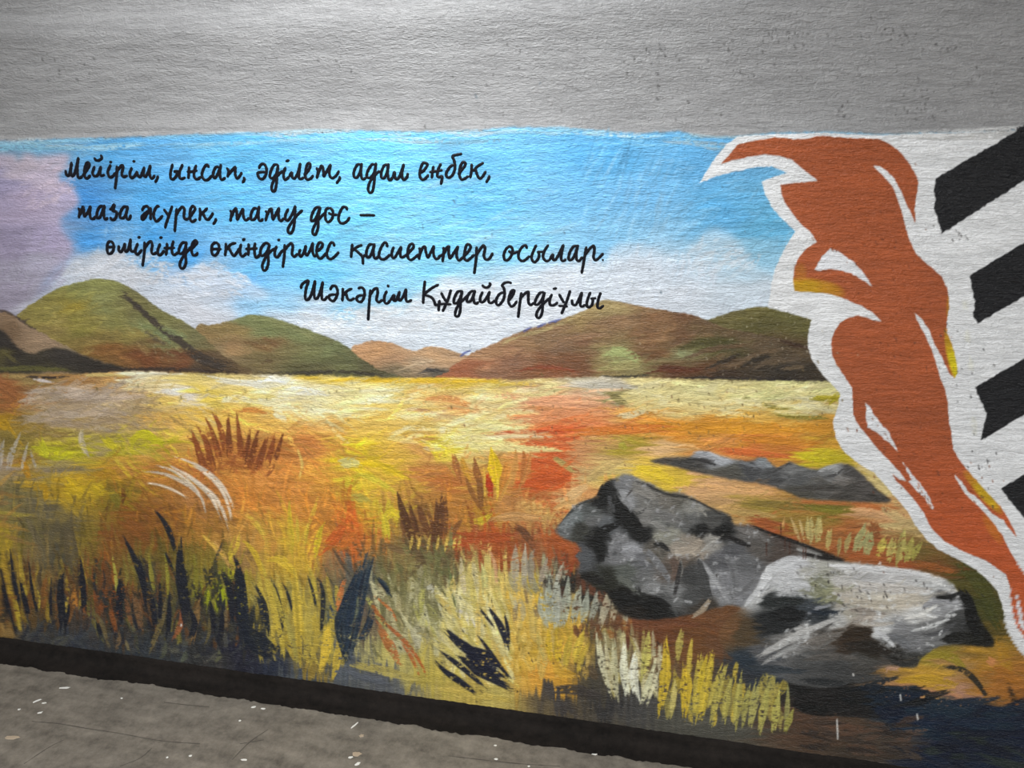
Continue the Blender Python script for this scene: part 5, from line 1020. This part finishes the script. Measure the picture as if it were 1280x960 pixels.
LINES = []
LINES.append(('first handwritten line of black lettering', [
    L(80, 190, [(28, 230), (38, 285), (60, 295), (80, 260), (103, 130)], [(103, 130), (92, 230), (100, 290), (125, 295), (155, 220), (188, 70)], [(188, 70), (175, 180), (180, 300), (205, 325), (240, 300)]),
    L(80, 190, [(240, 300), (290, 230), (325, 165), (310, 130), (285, 150), (265, 220), (265, 300), (295, 330), (340, 290)]),
    L(80, 190, [(390, 180), (365, 260), (390, 300), (430, 285), (470, 180)], [(470, 180), (458, 260), (475, 295), (515, 285)], [(385, 72), (405, 100), (445, 105), (480, 75), (468, 38)]),
    L(80, 190, [(590, 160), (555, 250), (580, 315), (620, 300), (650, 260)], [(578, 128), (605, 125)]),
    L(80, 190, [(670, 175), (665, 300), (645, 460)], [(650, 280), (690, 210), (735, 165), (745, 200), (730, 270), (750, 310), (800, 295)]),
    L(80, 190, [(855, 195), (830, 270), (850, 325), (890, 300), (915, 255)], [(868, 118), (895, 115)]),
    L(80, 190, [(915, 240), (935, 300), (960, 310), (985, 260), (1012, 190)], [(1012, 190), (1000, 270), (1020, 310), (1050, 270), (1088, 165)], [(1088, 165), (1075, 250), (1090, 320), (1115, 330), (1140, 290)]),
    L(80, 190, [(1185, 300), (1165, 350), (1145, 378)]),
    L(206, 190, [(105, 150), (80, 250), (80, 320), (110, 340), (150, 300), (155, 250), (120, 250)], [(120, 240), (185, 240)], [(230, 155), (195, 240), (190, 310), (215, 335), (262, 318)]),
    L(206, 190, [(310, 185), (308, 260), (300, 330)], [(285, 248), (340, 245), (410, 230)], [(400, 165), (375, 240), (375, 310), (410, 340), (460, 310)]),
    L(206, 190, [(560, 190), (530, 160), (490, 210), (470, 290), (500, 345), (545, 345), (600, 290)]),
    L(206, 190, [(680, 185), (640, 195), (610, 270), (625, 325), (660, 290), (695, 200)], [(708, 155), (695, 240), (700, 320), (725, 345), (765, 320)]),
    L(206, 190, [(780, 200), (805, 240), (790, 312)], [(795, 290), (840, 235), (890, 180)], [(890, 180), (885, 270), (905, 325), (935, 310), (970, 255)]),
    L(206, 190, [(993, 315), (1000, 345), (975, 385)]),
    L(318, 190, [(60, 205), (85, 160), (125, 150), (155, 200), (150, 280), (110, 335), (70, 325), (45, 275), (65, 255), (140, 250)]),
    L(318, 190, [(300, 155), (250, 165), (210, 240), (200, 310), (235, 325), (280, 270), (302, 170)], [(302, 160), (290, 280), (280, 400), (262, 480), (235, 490), (220, 440), (250, 350), (310, 280), (360, 235)]),
    L(318, 190, [(395, 190), (370, 260), (375, 325), (395, 345), (440, 310)], [(398, 118), (440, 103)]),
    L(318, 190, [(440, 310), (470, 255), (478, 310), (505, 330), (545, 270), (580, 140)], [(580, 140), (562, 260), (565, 325), (590, 335), (625, 315)]),
    L(318, 190, [(625, 290), (680, 230), (705, 165), (685, 138), (660, 170), (645, 250), (645, 320), (675, 345), (715, 325), (740, 290)]),
    L(318, 190, [(780, 195), (800, 240), (785, 330)], [(795, 290), (830, 200), (848, 170), (865, 220), (870, 310)], [(870, 310), (910, 240), (958, 155)], [(958, 155), (940, 250), (955, 310), (985, 325), (1030, 290), (1062, 235)]),
    L(318, 190, [(1068, 305), (1070, 335), (1030, 392)]),
    L(436, 186, [(150, 195), (110, 200), (70, 280), (70, 345), (105, 360), (145, 290), (165, 190)], [(165, 180), (155, 280), (165, 360), (190, 380), (225, 355)]),
    L(436, 186, [(330, 195), (290, 200), (240, 280), (230, 345), (270, 360), (320, 300), (345, 190)], [(345, 175), (330, 300), (320, 430), (300, 530), (265, 545), (245, 500), (265, 420), (320, 340), (390, 275)]),
    L(436, 186, [(490, 200), (450, 205), (415, 280), (410, 350), (445, 365), (480, 300), (500, 190)], [(500, 185), (490, 290), (500, 370), (525, 390), (555, 350)]),
    L(436, 186, [(555, 350), (575, 290), (580, 350), (600, 380), (640, 340), (692, 190)], [(692, 190), (670, 290), (675, 370), (695, 385), (730, 355), (742, 305)]),
    L(436, 186, [(905, 300), (950, 260), (985, 205), (970, 178), (930, 180), (900, 250), (890, 330), (915, 380), (955, 375), (1000, 325)]),
    L(436, 186, [(1062, 215), (1050, 290), (1040, 365)], [(1015, 292), (1090, 280), (1170, 265)], [(1155, 185), (1120, 260), (1110, 330), (1130, 355), (1170, 345), (1155, 445)]),
    L(500, 186, [(690, 200), (640, 215), (590, 280), (580, 330), (610, 360), (660, 325), (690, 240), (680, 150), (660, 100), (680, 80), (775, 62)]),
    L(500, 186, [(730, 320), (770, 270), (815, 210), (815, 170), (785, 170), (755, 230), (745, 320), (770, 380), (815, 370), (860, 340)]),
    L(500, 186, [(900, 190), (895, 280), (880, 365)], [(1045, 175), (970, 220), (920, 280)], [(945, 250), (970, 330), (1000, 370), (1035, 345), (1075, 280)]),
    L(500, 186, [(1122, 335), (1105, 380), (1078, 420)])]))
LINES.append(('second handwritten line of black lettering ending in a dash', [
    L(92, 242, [(65, 180), (85, 220), (72, 300)], [(85, 270), (110, 200), (128, 165), (135, 220), (138, 290)], [(138, 290), (180, 240), (220, 155)], [(220, 155), (210, 240), (220, 300), (250, 315), (290, 280)]),
    L(92, 242, [(375, 150), (330, 170), (300, 240), (300, 300), (340, 290), (375, 200), (395, 145)], [(395, 145), (385, 230), (390, 300), (410, 320), (435, 300)]),
    L(92, 242, [(455, 195), (480, 190), (515, 135), (510, 180), (495, 215), (540, 225), (545, 270), (520, 320), (485, 325), (465, 295)]),
    L(92, 242, [(680, 160), (630, 170), (590, 240), (590, 295), (625, 305), (660, 260), (685, 160)], [(685, 155), (665, 250), (670, 305), (700, 320), (725, 265)]),
    L(92, 242, [(860, 210), (890, 165), (930, 160), (950, 200), (920, 260), (880, 320), (860, 320), (865, 280), (910, 240), (950, 210)], [(970, 175), (970, 250), (968, 325)], [(1080, 160), (1050, 160), (1015, 220), (1010, 290), (1040, 345), (1080, 320), (1120, 275)]),
    L(92, 242, [(1135, 195), (1165, 235), (1195, 280)], [(1240, 155), (1200, 270), (1165, 370), (1150, 430)]),
    L(190, 242, [(315, 185), (305, 300), (290, 475)], [(310, 270), (350, 200), (390, 165), (412, 200), (405, 280), (425, 320), (465, 310)]),
    L(190, 242, [(465, 310), (510, 250), (545, 190), (520, 155), (490, 190), (480, 260), (485, 320), (515, 350), (560, 320)]),
    L(190, 242, [(605, 180), (610, 250), (600, 335)], [(700, 180), (660, 220), (615, 265)], [(645, 240), (670, 300), (705, 325), (740, 290), (770, 240)]),
    L(190, 242, [(808, 310), (795, 350), (770, 383)]),
    L(280, 242, [(80, 210), (100, 240), (85, 345)], [(100, 290), (130, 210), (155, 185), (165, 240), (170, 330)], [(170, 330), (205, 260), (245, 185)], [(245, 185), (245, 260), (260, 315), (290, 330), (320, 300)]),
    L(280, 242, [(420, 185), (380, 185), (345, 250), (345, 320), (385, 320), (420, 260), (440, 170)], [(445, 155), (435, 240), (440, 320), (465, 340), (495, 315)]),
    L(280, 242, [(520, 220), (545, 240), (525, 340)], [(545, 270), (575, 205), (600, 190), (605, 250), (615, 330)], [(615, 330), (655, 250), (695, 175)], [(695, 175), (685, 260), (695, 320), (720, 340), (755, 305)]),
    L(280, 242, [(810, 190), (775, 260), (775, 320), (810, 330), (860, 250), (895, 160)], [(895, 150), (890, 290), (875, 430), (845, 490), (815, 490), (805, 440), (850, 360), (920, 270), (985, 205)]),
    L(364, 242, [(365, 165), (310, 180), (265, 260), (255, 335), (290, 335), (330, 270), (368, 165)], [(368, 165), (345, 290), (340, 420), (310, 508), (280, 505), (275, 450), (320, 360), (400, 265), (430, 240)]),
    L(364, 242, [(480, 175), (440, 200), (430, 280), (445, 340), (480, 350), (520, 300), (525, 220), (490, 175)], [(470, 240), (520, 262), (580, 262)]),
    L(364, 242, [(705, 205), (690, 170), (650, 170), (610, 240), (595, 310), (615, 360), (660, 370), (705, 340), (735, 295)]),
    L(364, 242, [(865, 268), (950, 268), (1050, 270)])]))
LINES.append(('third handwritten line of black lettering ending in a full stop', [
    L(128, 286, [(110, 150), (75, 180), (65, 250), (80, 305), (115, 305), (145, 260), (145, 190), (110, 150)], [(70, 228), (165, 225)]),
    L(128, 286, [(215, 210), (210, 260), (235, 290), (270, 240), (290, 180)], [(290, 180), (285, 250), (305, 285), (335, 240), (360, 130)], [(360, 125), (355, 220), (365, 275), (400, 280), (420, 260)]),
    L(128, 286, [(450, 180), (420, 260), (430, 315), (460, 310), (500, 260)], [(450, 110), (480, 100)]),
    L(128, 286, [(535, 165), (530, 300), (508, 465)], [(530, 250), (570, 190), (610, 155), (630, 200), (620, 280), (645, 315), (690, 290)]),
    L(128, 286, [(730, 185), (700, 260), (705, 320), (735, 325), (780, 270)], [(722, 112), (755, 105)]),
    L(128, 286, [(815, 180), (812, 250), (800, 330)], [(775, 240), (840, 240), (910, 235)], [(895, 150), (875, 230), (880, 300), (905, 325), (960, 290)]),
    L(128, 286, [(1045, 165), (1000, 180), (965, 250), (970, 305), (1010, 300), (1045, 230), (1055, 160)], [(1055, 160), (1045, 300), (1050, 420), (1020, 490), (985, 485), (975, 430), (1020, 340), (1090, 255), (1120, 220)]),
    L(128, 286, [(1110, 265), (1150, 220), (1190, 170), (1165, 145), (1130, 190), (1120, 270), (1140, 325), (1175, 325), (1200, 295)]),
    L(256, 286, [(145, 165), (100, 200), (90, 270), (110, 325), (145, 325), (180, 270), (180, 200), (145, 165)], [(90, 252), (210, 250)]),
    L(256, 286, [(270, 180), (270, 250), (258, 335)], [(395, 175), (330, 195), (275, 260)], [(305, 230), (340, 300), (370, 335), (410, 290), (440, 240)]),
    L(256, 286, [(460, 190), (445, 260), (455, 325), (485, 340), (530, 300)], [(475, 140), (510, 125)]),
    L(256, 286, [(555, 185), (553, 260), (548, 330)], [(515, 250), (580, 248), (660, 240)], [(635, 175), (625, 250), (635, 340), (660, 355), (700, 310)]),
    L(256, 286, [(810, 185), (760, 180), (710, 240), (700, 320), (740, 330), (790, 270), (815, 190)], [(815, 190), (795, 300), (800, 420), (770, 510), (735, 510), (725, 450), (770, 350), (830, 280), (890, 240)]),
    L(256, 286, [(905, 215), (880, 280), (885, 340), (915, 350), (960, 290), (990, 260)], [(918, 142), (942, 132)]),
    L(256, 286, [(1005, 195), (1000, 320), (980, 480)], [(1000, 270), (1045, 210), (1090, 180), (1105, 230), (1095, 310), (1125, 345), (1165, 310)]),
    L(340, 286, [(360, 255), (345, 300), (360, 345), (395, 310), (430, 205)], [(430, 205), (420, 280), (440, 330), (480, 270), (515, 175)], [(515, 170), (510, 260), (525, 325), (545, 340), (570, 310)]),
    L(340, 286, [(575, 280), (625, 230), (635, 185), (600, 170), (570, 220), (565, 310), (600, 370), (645, 345), (680, 300)]),
    L(340, 286, [(785, 215), (770, 175), (735, 180), (700, 260), (690, 320), (715, 370), (765, 365), (840, 290)]),
    L(432, 290, [(88, 150), (80, 230), (72, 315)], [(210, 160), (150, 185), (85, 235)], [(120, 215), (180, 270), (215, 310), (222, 400)], [(222, 310), (250, 280)]),
    L(432, 290, [(350, 150), (300, 160), (265, 240), (270, 310), (310, 300), (345, 220), (365, 145)], [(365, 145), (350, 240), (360, 310), (385, 330), (415, 300)]),
    L(432, 290, [(525, 185), (515, 140), (485, 135), (440, 210), (420, 290), (450, 335), (495, 335), (560, 280)]),
    L(432, 290, [(605, 185), (580, 260), (590, 315), (620, 315), (660, 250), (700, 180)], [(700, 180), (685, 260), (700, 315), (735, 305), (770, 280)]),
    L(432, 290, [(770, 280), (820, 230), (855, 180), (835, 145), (800, 170), (780, 240), (785, 320), (820, 345), (860, 325), (920, 275)]),
    L(432, 290, [(925, 195), (935, 240), (920, 340)], [(935, 270), (965, 200), (995, 180), (1005, 240), (1030, 325)], [(1030, 325), (1075, 240), (1108, 170)], [(1108, 170), (1100, 250), (1115, 315), (1145, 335), (1180, 310)]),
    L(530, 290, [(245, 190), (250, 240), (235, 370)], [(180, 310), (250, 270), (285, 200), (315, 180), (310, 250), (325, 335)], [(325, 335), (375, 260), (430, 175)], [(430, 175), (410, 260), (420, 330), (450, 350), (490, 310)]),
    L(530, 290, [(490, 310), (550, 250), (585, 190), (570, 155), (535, 160), (515, 230), (505, 320), (540, 355), (590, 320), (630, 280)]),
    L(530, 290, [(660, 185), (655, 320), (630, 520)], [(660, 280), (700, 220), (745, 165), (765, 210), (750, 290), (775, 340), (820, 330), (862, 260)]),
    L(530, 290, [(1080, 170), (1030, 210), (1000, 280), (1010, 340), (1045, 350), (1090, 300), (1110, 220), (1080, 170)], [(1060, 235), (1110, 265), (1180, 240)]),
    L(634, 290, [(250, 205), (230, 165), (190, 185), (150, 250), (145, 320), (185, 360), (230, 345), (280, 300)]),
    L(634, 290, [(365, 160), (325, 250), (305, 320), (340, 375), (390, 330), (400, 270), (380, 245)], [(380, 245), (450, 245)], [(515, 160), (465, 240), (450, 310), (485, 360), (530, 350)]),
    L(634, 290, [(530, 350), (570, 280), (575, 340), (605, 345), (655, 260), (705, 155)], [(705, 155), (685, 240), (675, 330), (700, 360), (735, 340)]),
    L(634, 290, [(880, 170), (830, 180), (780, 260), (770, 340), (810, 340), (850, 270), (885, 165)], [(885, 160), (865, 260), (870, 340), (900, 360), (940, 310)]),
    L(634, 290, [(990, 185), (965, 330), (932, 515)], [(970, 290), (1030, 210), (1080, 170), (1090, 230), (1080, 310), (1105, 350), (1150, 320), (1200, 265)]),
    L(634, 290, [(1190, 345), (1202, 350)])]))
LINES.append(('handwritten signature line of black lettering below the verse', [
    L(370, 346, [(65, 145), (80, 95), (130, 55), (160, 50), (130, 150), (120, 260), (150, 285), (195, 220), (245, 45)], [(245, 45), (230, 180), (240, 265), (270, 265), (305, 190), (340, 60)], [(340, 60), (325, 180), (330, 270), (360, 285), (400, 240)]),
    L(370, 346, [(430, 160), (460, 115), (500, 115), (525, 180), (510, 250), (470, 300), (425, 275), (420, 235), (460, 220), (520, 220)]),
    L(370, 346, [(590, 140), (590, 220), (582, 300)], [(705, 145), (650, 170), (595, 230)], [(630, 200), (650, 270), (685, 290), (735, 265)]),
    L(370, 346, [(780, 145), (820, 130), (855, 160), (860, 230), (830, 300), (790, 310), (760, 270), (790, 235), (850, 230)]),
    L(370, 346, [(935, 160), (920, 320), (905, 540)], [(935, 220), (975, 160), (1015, 140), (1025, 200), (1010, 280), (1040, 315), (1085, 285)]),
    L(450, 346, [(340, 175), (310, 240), (310, 310), (345, 330), (385, 290)], [(350, 100), (362, 125)]),
    L(450, 346, [(385, 290), (430, 225), (425, 290), (455, 290), (500, 180)], [(500, 180), (485, 250), (500, 295), (540, 250), (580, 150)], [(580, 150), (575, 240), (585, 300), (615, 305), (650, 285)]),
    L(450, 346, [(815, 50), (800, 190), (792, 330)], [(985, 95), (900, 140), (795, 220)], [(820, 225), (890, 250), (930, 300), (945, 350), (975, 340)], [(1000, 290), (990, 340), (985, 425)]),
    L(450, 346, [(1018, 195), (1050, 260), (1085, 310)], [(1140, 160), (1100, 290), (1035, 430)], [(1000, 340), (1060, 335), (1140, 340)]),
    L(560, 346, [(170, 170), (120, 190), (80, 270), (80, 325), (120, 320), (160, 250), (180, 170)], [(180, 170), (160, 290), (155, 420), (130, 490), (95, 480), (100, 420), (140, 340), (220, 260), (260, 220)]),
    L(560, 346, [(330, 170), (280, 190), (240, 260), (245, 310), (285, 300), (320, 230), (340, 165)], [(340, 165), (320, 250), (330, 315), (355, 335), (385, 310)]),
    L(560, 346, [(435, 185), (405, 260), (410, 310), (445, 310), (490, 250), (525, 180)], [(525, 180), (505, 260), (520, 320), (555, 320), (590, 290)], [(430, 100), (455, 125), (495, 130), (530, 100), (520, 72)]),
    L(560, 346, [(700, 190), (650, 210), (610, 270), (605, 330), (640, 350), (690, 290), (710, 210), (700, 140), (680, 105), (710, 75), (760, 65), (795, 78)]),
    L(560, 346, [(765, 290), (810, 230), (830, 170), (805, 165), (775, 220), (760, 310), (790, 365), (825, 355), (865, 300)]),
    L(560, 346, [(920, 195), (900, 330), (878, 505)], [(910, 260), (960, 210), (1005, 185), (1005, 250), (1010, 320), (1035, 350), (1080, 320)]),
    L(560, 346, [(1200, 190), (1150, 200), (1100, 280), (1090, 340), (1130, 340), (1175, 280), (1210, 190)], [(1210, 190), (1185, 300), (1180, 430), (1150, 505), (1115, 505), (1110, 450), (1160, 370), (1240, 290), (1275, 265)]),
    L(640, 346, [(500, 215), (475, 280), (475, 340), (505, 355), (545, 340), (570, 315)], [(515, 148), (560, 140)]),
    L(640, 346, [(590, 215), (620, 270), (650, 320)], [(728, 170), (690, 290), (620, 460)], [(585, 360), (640, 362), (695, 368)]),
    L(640, 346, [(750, 285), (760, 340), (800, 345), (840, 270), (875, 190)], [(875, 190), (860, 280), (855, 350), (880, 370), (915, 345)]),
    L(640, 346, [(980, 190), (950, 270), (935, 340), (955, 380), (1000, 350), (1010, 280), (985, 270)], [(985, 270), (1050, 265)], [(1110, 195), (1080, 280), (1070, 370), (1100, 390), (1145, 355)])]))


def brush_line(pts, w, verts, faces, lift):
    """flattened round brush line lying on the wall, pts in metres (X, Z)"""
    P = np.array(pts)
    T = np.gradient(P, axis=0)
    T /= (np.linalg.norm(T, axis=1)[:, None] + 1e-9)
    N = np.stack([-T[:, 1], T[:, 0]], 1)
    n = len(P)
    prof = [(-1.0, 0.0), (-.72, .75), (0, 1.0), (.72, .75), (1.0, 0.0)]
    base = len(verts)
    for i in range(n):
        e = min(1.0, (min(i, n - 1 - i) + .75) / 2.0)
        ww = .5 * w * (0.55 + .45 * e) * (1 + .07 * math.sin(i * 1.3 + P[i, 0] * 90)) * (1.0 + .16 * abs(T[i, 1]) - .08)
        for s, h in prof:
            p = P[i] + N[i] * ww * s
            verts.append((p[0] - MUL[0], -(lift + .0012 * h * (.4 + .6 * e)), p[1] - MUL[2]))
    for i in range(n - 1):
        for j in range(4):
            a = base + i * 5 + j
            faces.append((a, a + 1, a + 6, a + 5))
    for i0, sgn in ((0, -1), (n - 1, 1)):                          # round ends
        c = len(verts)
        p = P[i0] + T[i0] * sgn * w * .26
        verts.append((p[0] - MUL[0], -lift, p[1] - MUL[2]))
        for j in range(4):
            a = base + i0 * 5 + j
            faces.append((a, a + 1, c) if sgn > 0 else (a + 1, a, c))


for lb, letters in LINES:
    xs0, zs0 = to_wall(letters[0][0] + letters[0][2][0][0][0] / 10, letters[0][1] + 32)
    row = bpy.data.objects.new('lettering_line', None)
    C.objects.link(row); row.parent = mural
    row['label'] = lb
    for ox, oy, strokes in letters:
        vs, fs = [], []
        for s in strokes:
            q = catmull([(ox + a / 10, oy + b / 10) for a, b in s], 0.9)
            wp = [to_wall(a, b) for a, b in q]
            sc = abs(to_wall(q[0][0] + 1, q[0][1])[0] - to_wall(q[0][0], q[0][1])[0])
            brush_line(wp, 3.5 * sc, vs, fs, .0021)
        mesh_obj('letter', vs, fs, M_INK, row, smooth=True)

# ------------------------------------------------------------------ floor, skirting
FY0 = -5.6
fv_, ff_ = [], []
mesh = [(-4.2, FY0, 0), (4.2, FY0, 0), (4.2, 0.0, 0), (-4.2, 0.0, 0), (-4.2, FY0, -.15), (4.2, FY0, -.15), (4.2, 0.0, -.15), (-4.2, 0.0, -.15)]
floor = mesh_obj('floor', mesh, [(0, 1, 2, 3), (7, 6, 5, 4), (0, 4, 5, 1), (1, 5, 6, 2), (2, 6, 7, 3), (3, 7, 4, 0)], M_FLOOR)
tag(floor, 'worn grey concrete floor', kind='structure')

# cove of black paint between wall and floor, irregular lower edge
_, yl = to_floor(640, 926); _, yl0 = to_floor(0, 832); _, yl2 = to_floor(850, 957)
bv, bf = [], []
nxs = np.arange(-4.2, 4.2001, .008)
r3 = np.random.default_rng(5)
edge_n = np.interp(nxs, np.arange(-4.3, 4.4, .05), r3.normal(0, .004, len(np.arange(-4.3, 4.4, .05)))) + r3.normal(0, .0014, len(nxs))
top_n = np.interp(nxs, np.arange(-4.3, 4.4, .08), r3.normal(0, .0014, len(np.arange(-4.3, 4.4, .08)))) + r3.normal(0, .0006, len(nxs))
for i, x in enumerate(nxs):
    yo = yl + edge_n[i]
    zt = ZB + top_n[i] + .003
    prof = [(-.0016, zt), (-.0052, zt - .001), (-.0062, zt * .62), (-.011, .014), (-.02, .0055), (yo * .6, .003), (yo, .0006)]
    for q_, (y, z) in enumerate(prof): bv.append((x, y + (r3.normal(0, .0009) if 1 < q_ < 6 else 0), z + (abs(r3.normal(0, .0009)) if 2 < q_ < 6 else 0)))
K = 7
for i in range(len(nxs) - 1):
    for j in range(K - 1):
        a = i * K + j
        bf.append((a, a + 1, a + K + 1, a + K))
base = mesh_obj('baseboard_front', bv, bf, M_BASE, smooth=True)
tag(base, 'black painted skirting running along the foot of the wall', kind='structure')

# cracks and scrape marks in the floor
def strip(name, pix, w, mat, parent, h=.0006):
    P = [to_floor(*p) for p in catmull(pix, 6)]
    vs, fs = [], []
    for i, (x, y) in enumerate(P):
        a = P[max(0, i - 1)]; b = P[min(len(P) - 1, i + 1)]
        dx, dy = b[0] - a[0], b[1] - a[1]; l = math.hypot(dx, dy) + 1e-9
        ww = w * (.4 + .8 * random.random())
        vs += [(x - dy / l * ww, y + dx / l * ww, h), (x + dy / l * ww, y - dx / l * ww, h)]
    for i in range(len(P) - 1): fs.append((2 * i, 2 * i + 1, 2 * i + 3, 2 * i + 2))
    return mesh_obj(name, vs, fs, mat, parent)


M_CRACK = concrete('crack_dirt', (62, 56, 50), (92, 86, 80), scale=40)
for pix in [[(40, 902), (75, 905), (110, 911), (150, 917), (200, 926), (250, 930)], [(290, 950), (312, 928), (335, 912)], [(300, 930), (330, 925)], [(30, 955), (60, 935), (80, 925)], [(150, 958), (175, 948), (190, 935)], [(205, 878), (240, 882), (262, 884)], [(560, 945), (640, 954), (700, 958)]]:
    strip('crack', pix, .0013, M_CRACK, floor)

# paint flakes and crumbs lying on the floor
M_FLK, _, b_ = new_mat('white_paint_flake'); b_.inputs['Base Color'].default_value = (.78, .76, .72, 1); b_.inputs['Roughness'].default_value = .6
M_TAN, _, b_ = new_mat('tan_chip'); b_.inputs['Base Color'].default_value = (.42, .33, .24, 1); b_.inputs['Roughness'].default_value = .7


def flake(px, py, L_, W_, ang, mat, name, label, group):
    x, y = to_floor(px, py)
    n = 10
    vs = []
    for zz in (0.0, 1.0):
        for i in range(n):
            t = i / n * 2 * math.pi
            r = 1 + random.uniform(-.28, .28)
            a, b = math.cos(t) * L_ / 2 * r, math.sin(t) * W_ / 2 * r
            curl = .25 * W_ * abs(math.cos(t)) * random.uniform(.3, 1)
            c, s = math.cos(ang), math.sin(ang)
            vs.append((a * c - b * s, a * s + b * c, (0.0006 + curl * .4) * zz + (0.0 if zz else 0)))
    fs = [tuple(range(n, 2 * n)), tuple(range(n - 1, -1, -1))] + [(i, (i + 1) % n, n + (i + 1) % n, n + i) for i in range(n)]
    o = mesh_obj(name, vs, fs, mat)
    o.location = (x, y, 0.0002)
    tag(o, label, 'paint flake' if name == 'paint_flake' else 'chip', group)


for px, py, l, w, a in [(81, 860, .030, .007, .3), (47, 876, .022, .007, .9), (55, 879, .012, .006, .2), (50, 891, .012, .006, .6), (24, 887, .008, .006, 0), (317, 884, .012, .008, .5), (329, 886, .014, .006, .1), (305, 950, .016, .006, .1), (238, 945, .008, .006, .4), (209, 947, .006, .005, 0), (443, 907, .026, .005, 1.2), (438, 947, .012, .007, .4), (447, 955, .014, .008, .8), (601, 914, .006, .006, 1.4), (619, 932, .008, .005, .3), (620, 949, .009, .006, .2), (743, 943, .016, .005, .1), (300, 901, .006, .005, 0), (152, 873, .006, .005, 0), (661, 958, .006, .005, 0)]:
    lb = {(81, 860): 'elongated white paint flake lying alone near the black skirting', (443, 907): 'long thin white paint sliver lying beside the black skirting', (47, 876): 'white paint flake with two smaller ones touching it on the floor'}.get((px, py), 'small white paint flake lying on the grey concrete floor')
    flake(px, py, l, w, a, M_FLK, 'paint_flake', lb, 'white paint flakes on the floor')
flake(446, 943, .024, .015, .2, M_TAN, 'dry_chip', 'tan flat chip beside white flakes on the concrete floor', None)
flake(452, 920, .012, .010, .2, M_TAN, 'dry_chip', 'tiny tan crumb on the concrete floor by the black skirting', None)
flake(16, 922, .034, .012, .2, M_TAN, 'dry_chip', 'pale tan smear shaped chip on the open concrete floor', None)

# ------------------------------------------------------------------ the rest of the passage (behind and above the camera), with added fill lamps
def slab(name, a, b, mat):
    (x0, y0, z0), (x1, y1, z1) = a, b
    vs = [(x0, y0, z0), (x1, y0, z0), (x1, y1, z0), (x0, y1, z0), (x0, y0, z1), (x1, y0, z1), (x1, y1, z1), (x0, y1, z1)]
    o = mesh_obj(name, vs, [(3, 2, 1, 0), (4, 5, 6, 7), (0, 1, 5, 4), (1, 2, 6, 5), (2, 3, 7, 6), (3, 0, 4, 7)], mat)
    o['kind'] = 'structure'
    return o


tag(slab('ceiling', (-4.2, FY0, CEIL_Z), (4.2, .25, CEIL_Z + .12), M_PLAIN), 'plain plaster ceiling')
tag(slab('wall_back', (-4.2, FY0 - .15, 0), (4.2, FY0, CEIL_Z), M_PLAIN), 'plain plaster wall opposite the mural')

M_HOUS, _, b_ = new_mat('lamp_housing'); b_.inputs['Base Color'].default_value = (.8, .8, .8, 1)
M_GLOW, nt_, b_ = new_mat('lamp_diffuser'); b_.inputs['Emission Color'].default_value = (1, .98, .95, 1); b_.inputs['Emission Strength'].default_value = 6


def ceiling_or_fill_lamp(x, y, power, label, sx=.62, sy=.16):
    r = bpy.data.objects.new('ceiling_or_fill_lamp', None); C.objects.link(r); r.location = (x, y, CEIL_Z)
    tag(r, label, 'lamp')

    def bx(name, hx, hy, z0, z1, mat):
        vs = [(sx_ * hx, sy_ * hy, z) for z in (z0, z1) for sx_, sy_ in ((-1, -1), (1, -1), (1, 1), (-1, 1))]
        return mesh_obj(name, vs, [(3, 2, 1, 0), (4, 5, 6, 7), (0, 1, 5, 4), (1, 2, 6, 5), (2, 3, 7, 6), (3, 0, 4, 7)], mat, r)
    bx('housing', sx / 2 + .03, sy / 2 + .03, -.05, -.001, M_HOUS)
    bx('diffuser', sx / 2, sy / 2, -.066, -.05, M_GLOW)
    ld = bpy.data.lights.new('lamp_light', 'AREA'); ld.shape = 'RECTANGLE'; ld.size = sx; ld.size_y = sy; ld.energy = power; ld.color = (.955, .99, 1.0)
    lo = bpy.data.objects.new('lamp_light', ld); C.objects.link(lo); lo.parent = r; lo.location = (0, 0, -.07)


ceiling_or_fill_lamp(KEY_X, KEY_Y, KEY_POWER, 'long ceiling lamp near the mural')
ceiling_or_fill_lamp(-2.4, -4.0, FILL_POWER, 'added fill lamp of the unseen far row, towards the mural end with the cloud')  # far row out of view, added to spread even light over the mural
ceiling_or_fill_lamp(0.1, -4.0, FILL_POWER, 'added fill lamp in the middle of the unseen far row')
ceiling_or_fill_lamp(2.6, -4.0, FILL_POWER, 'added fill lamp of the unseen far row, towards the black stripes')
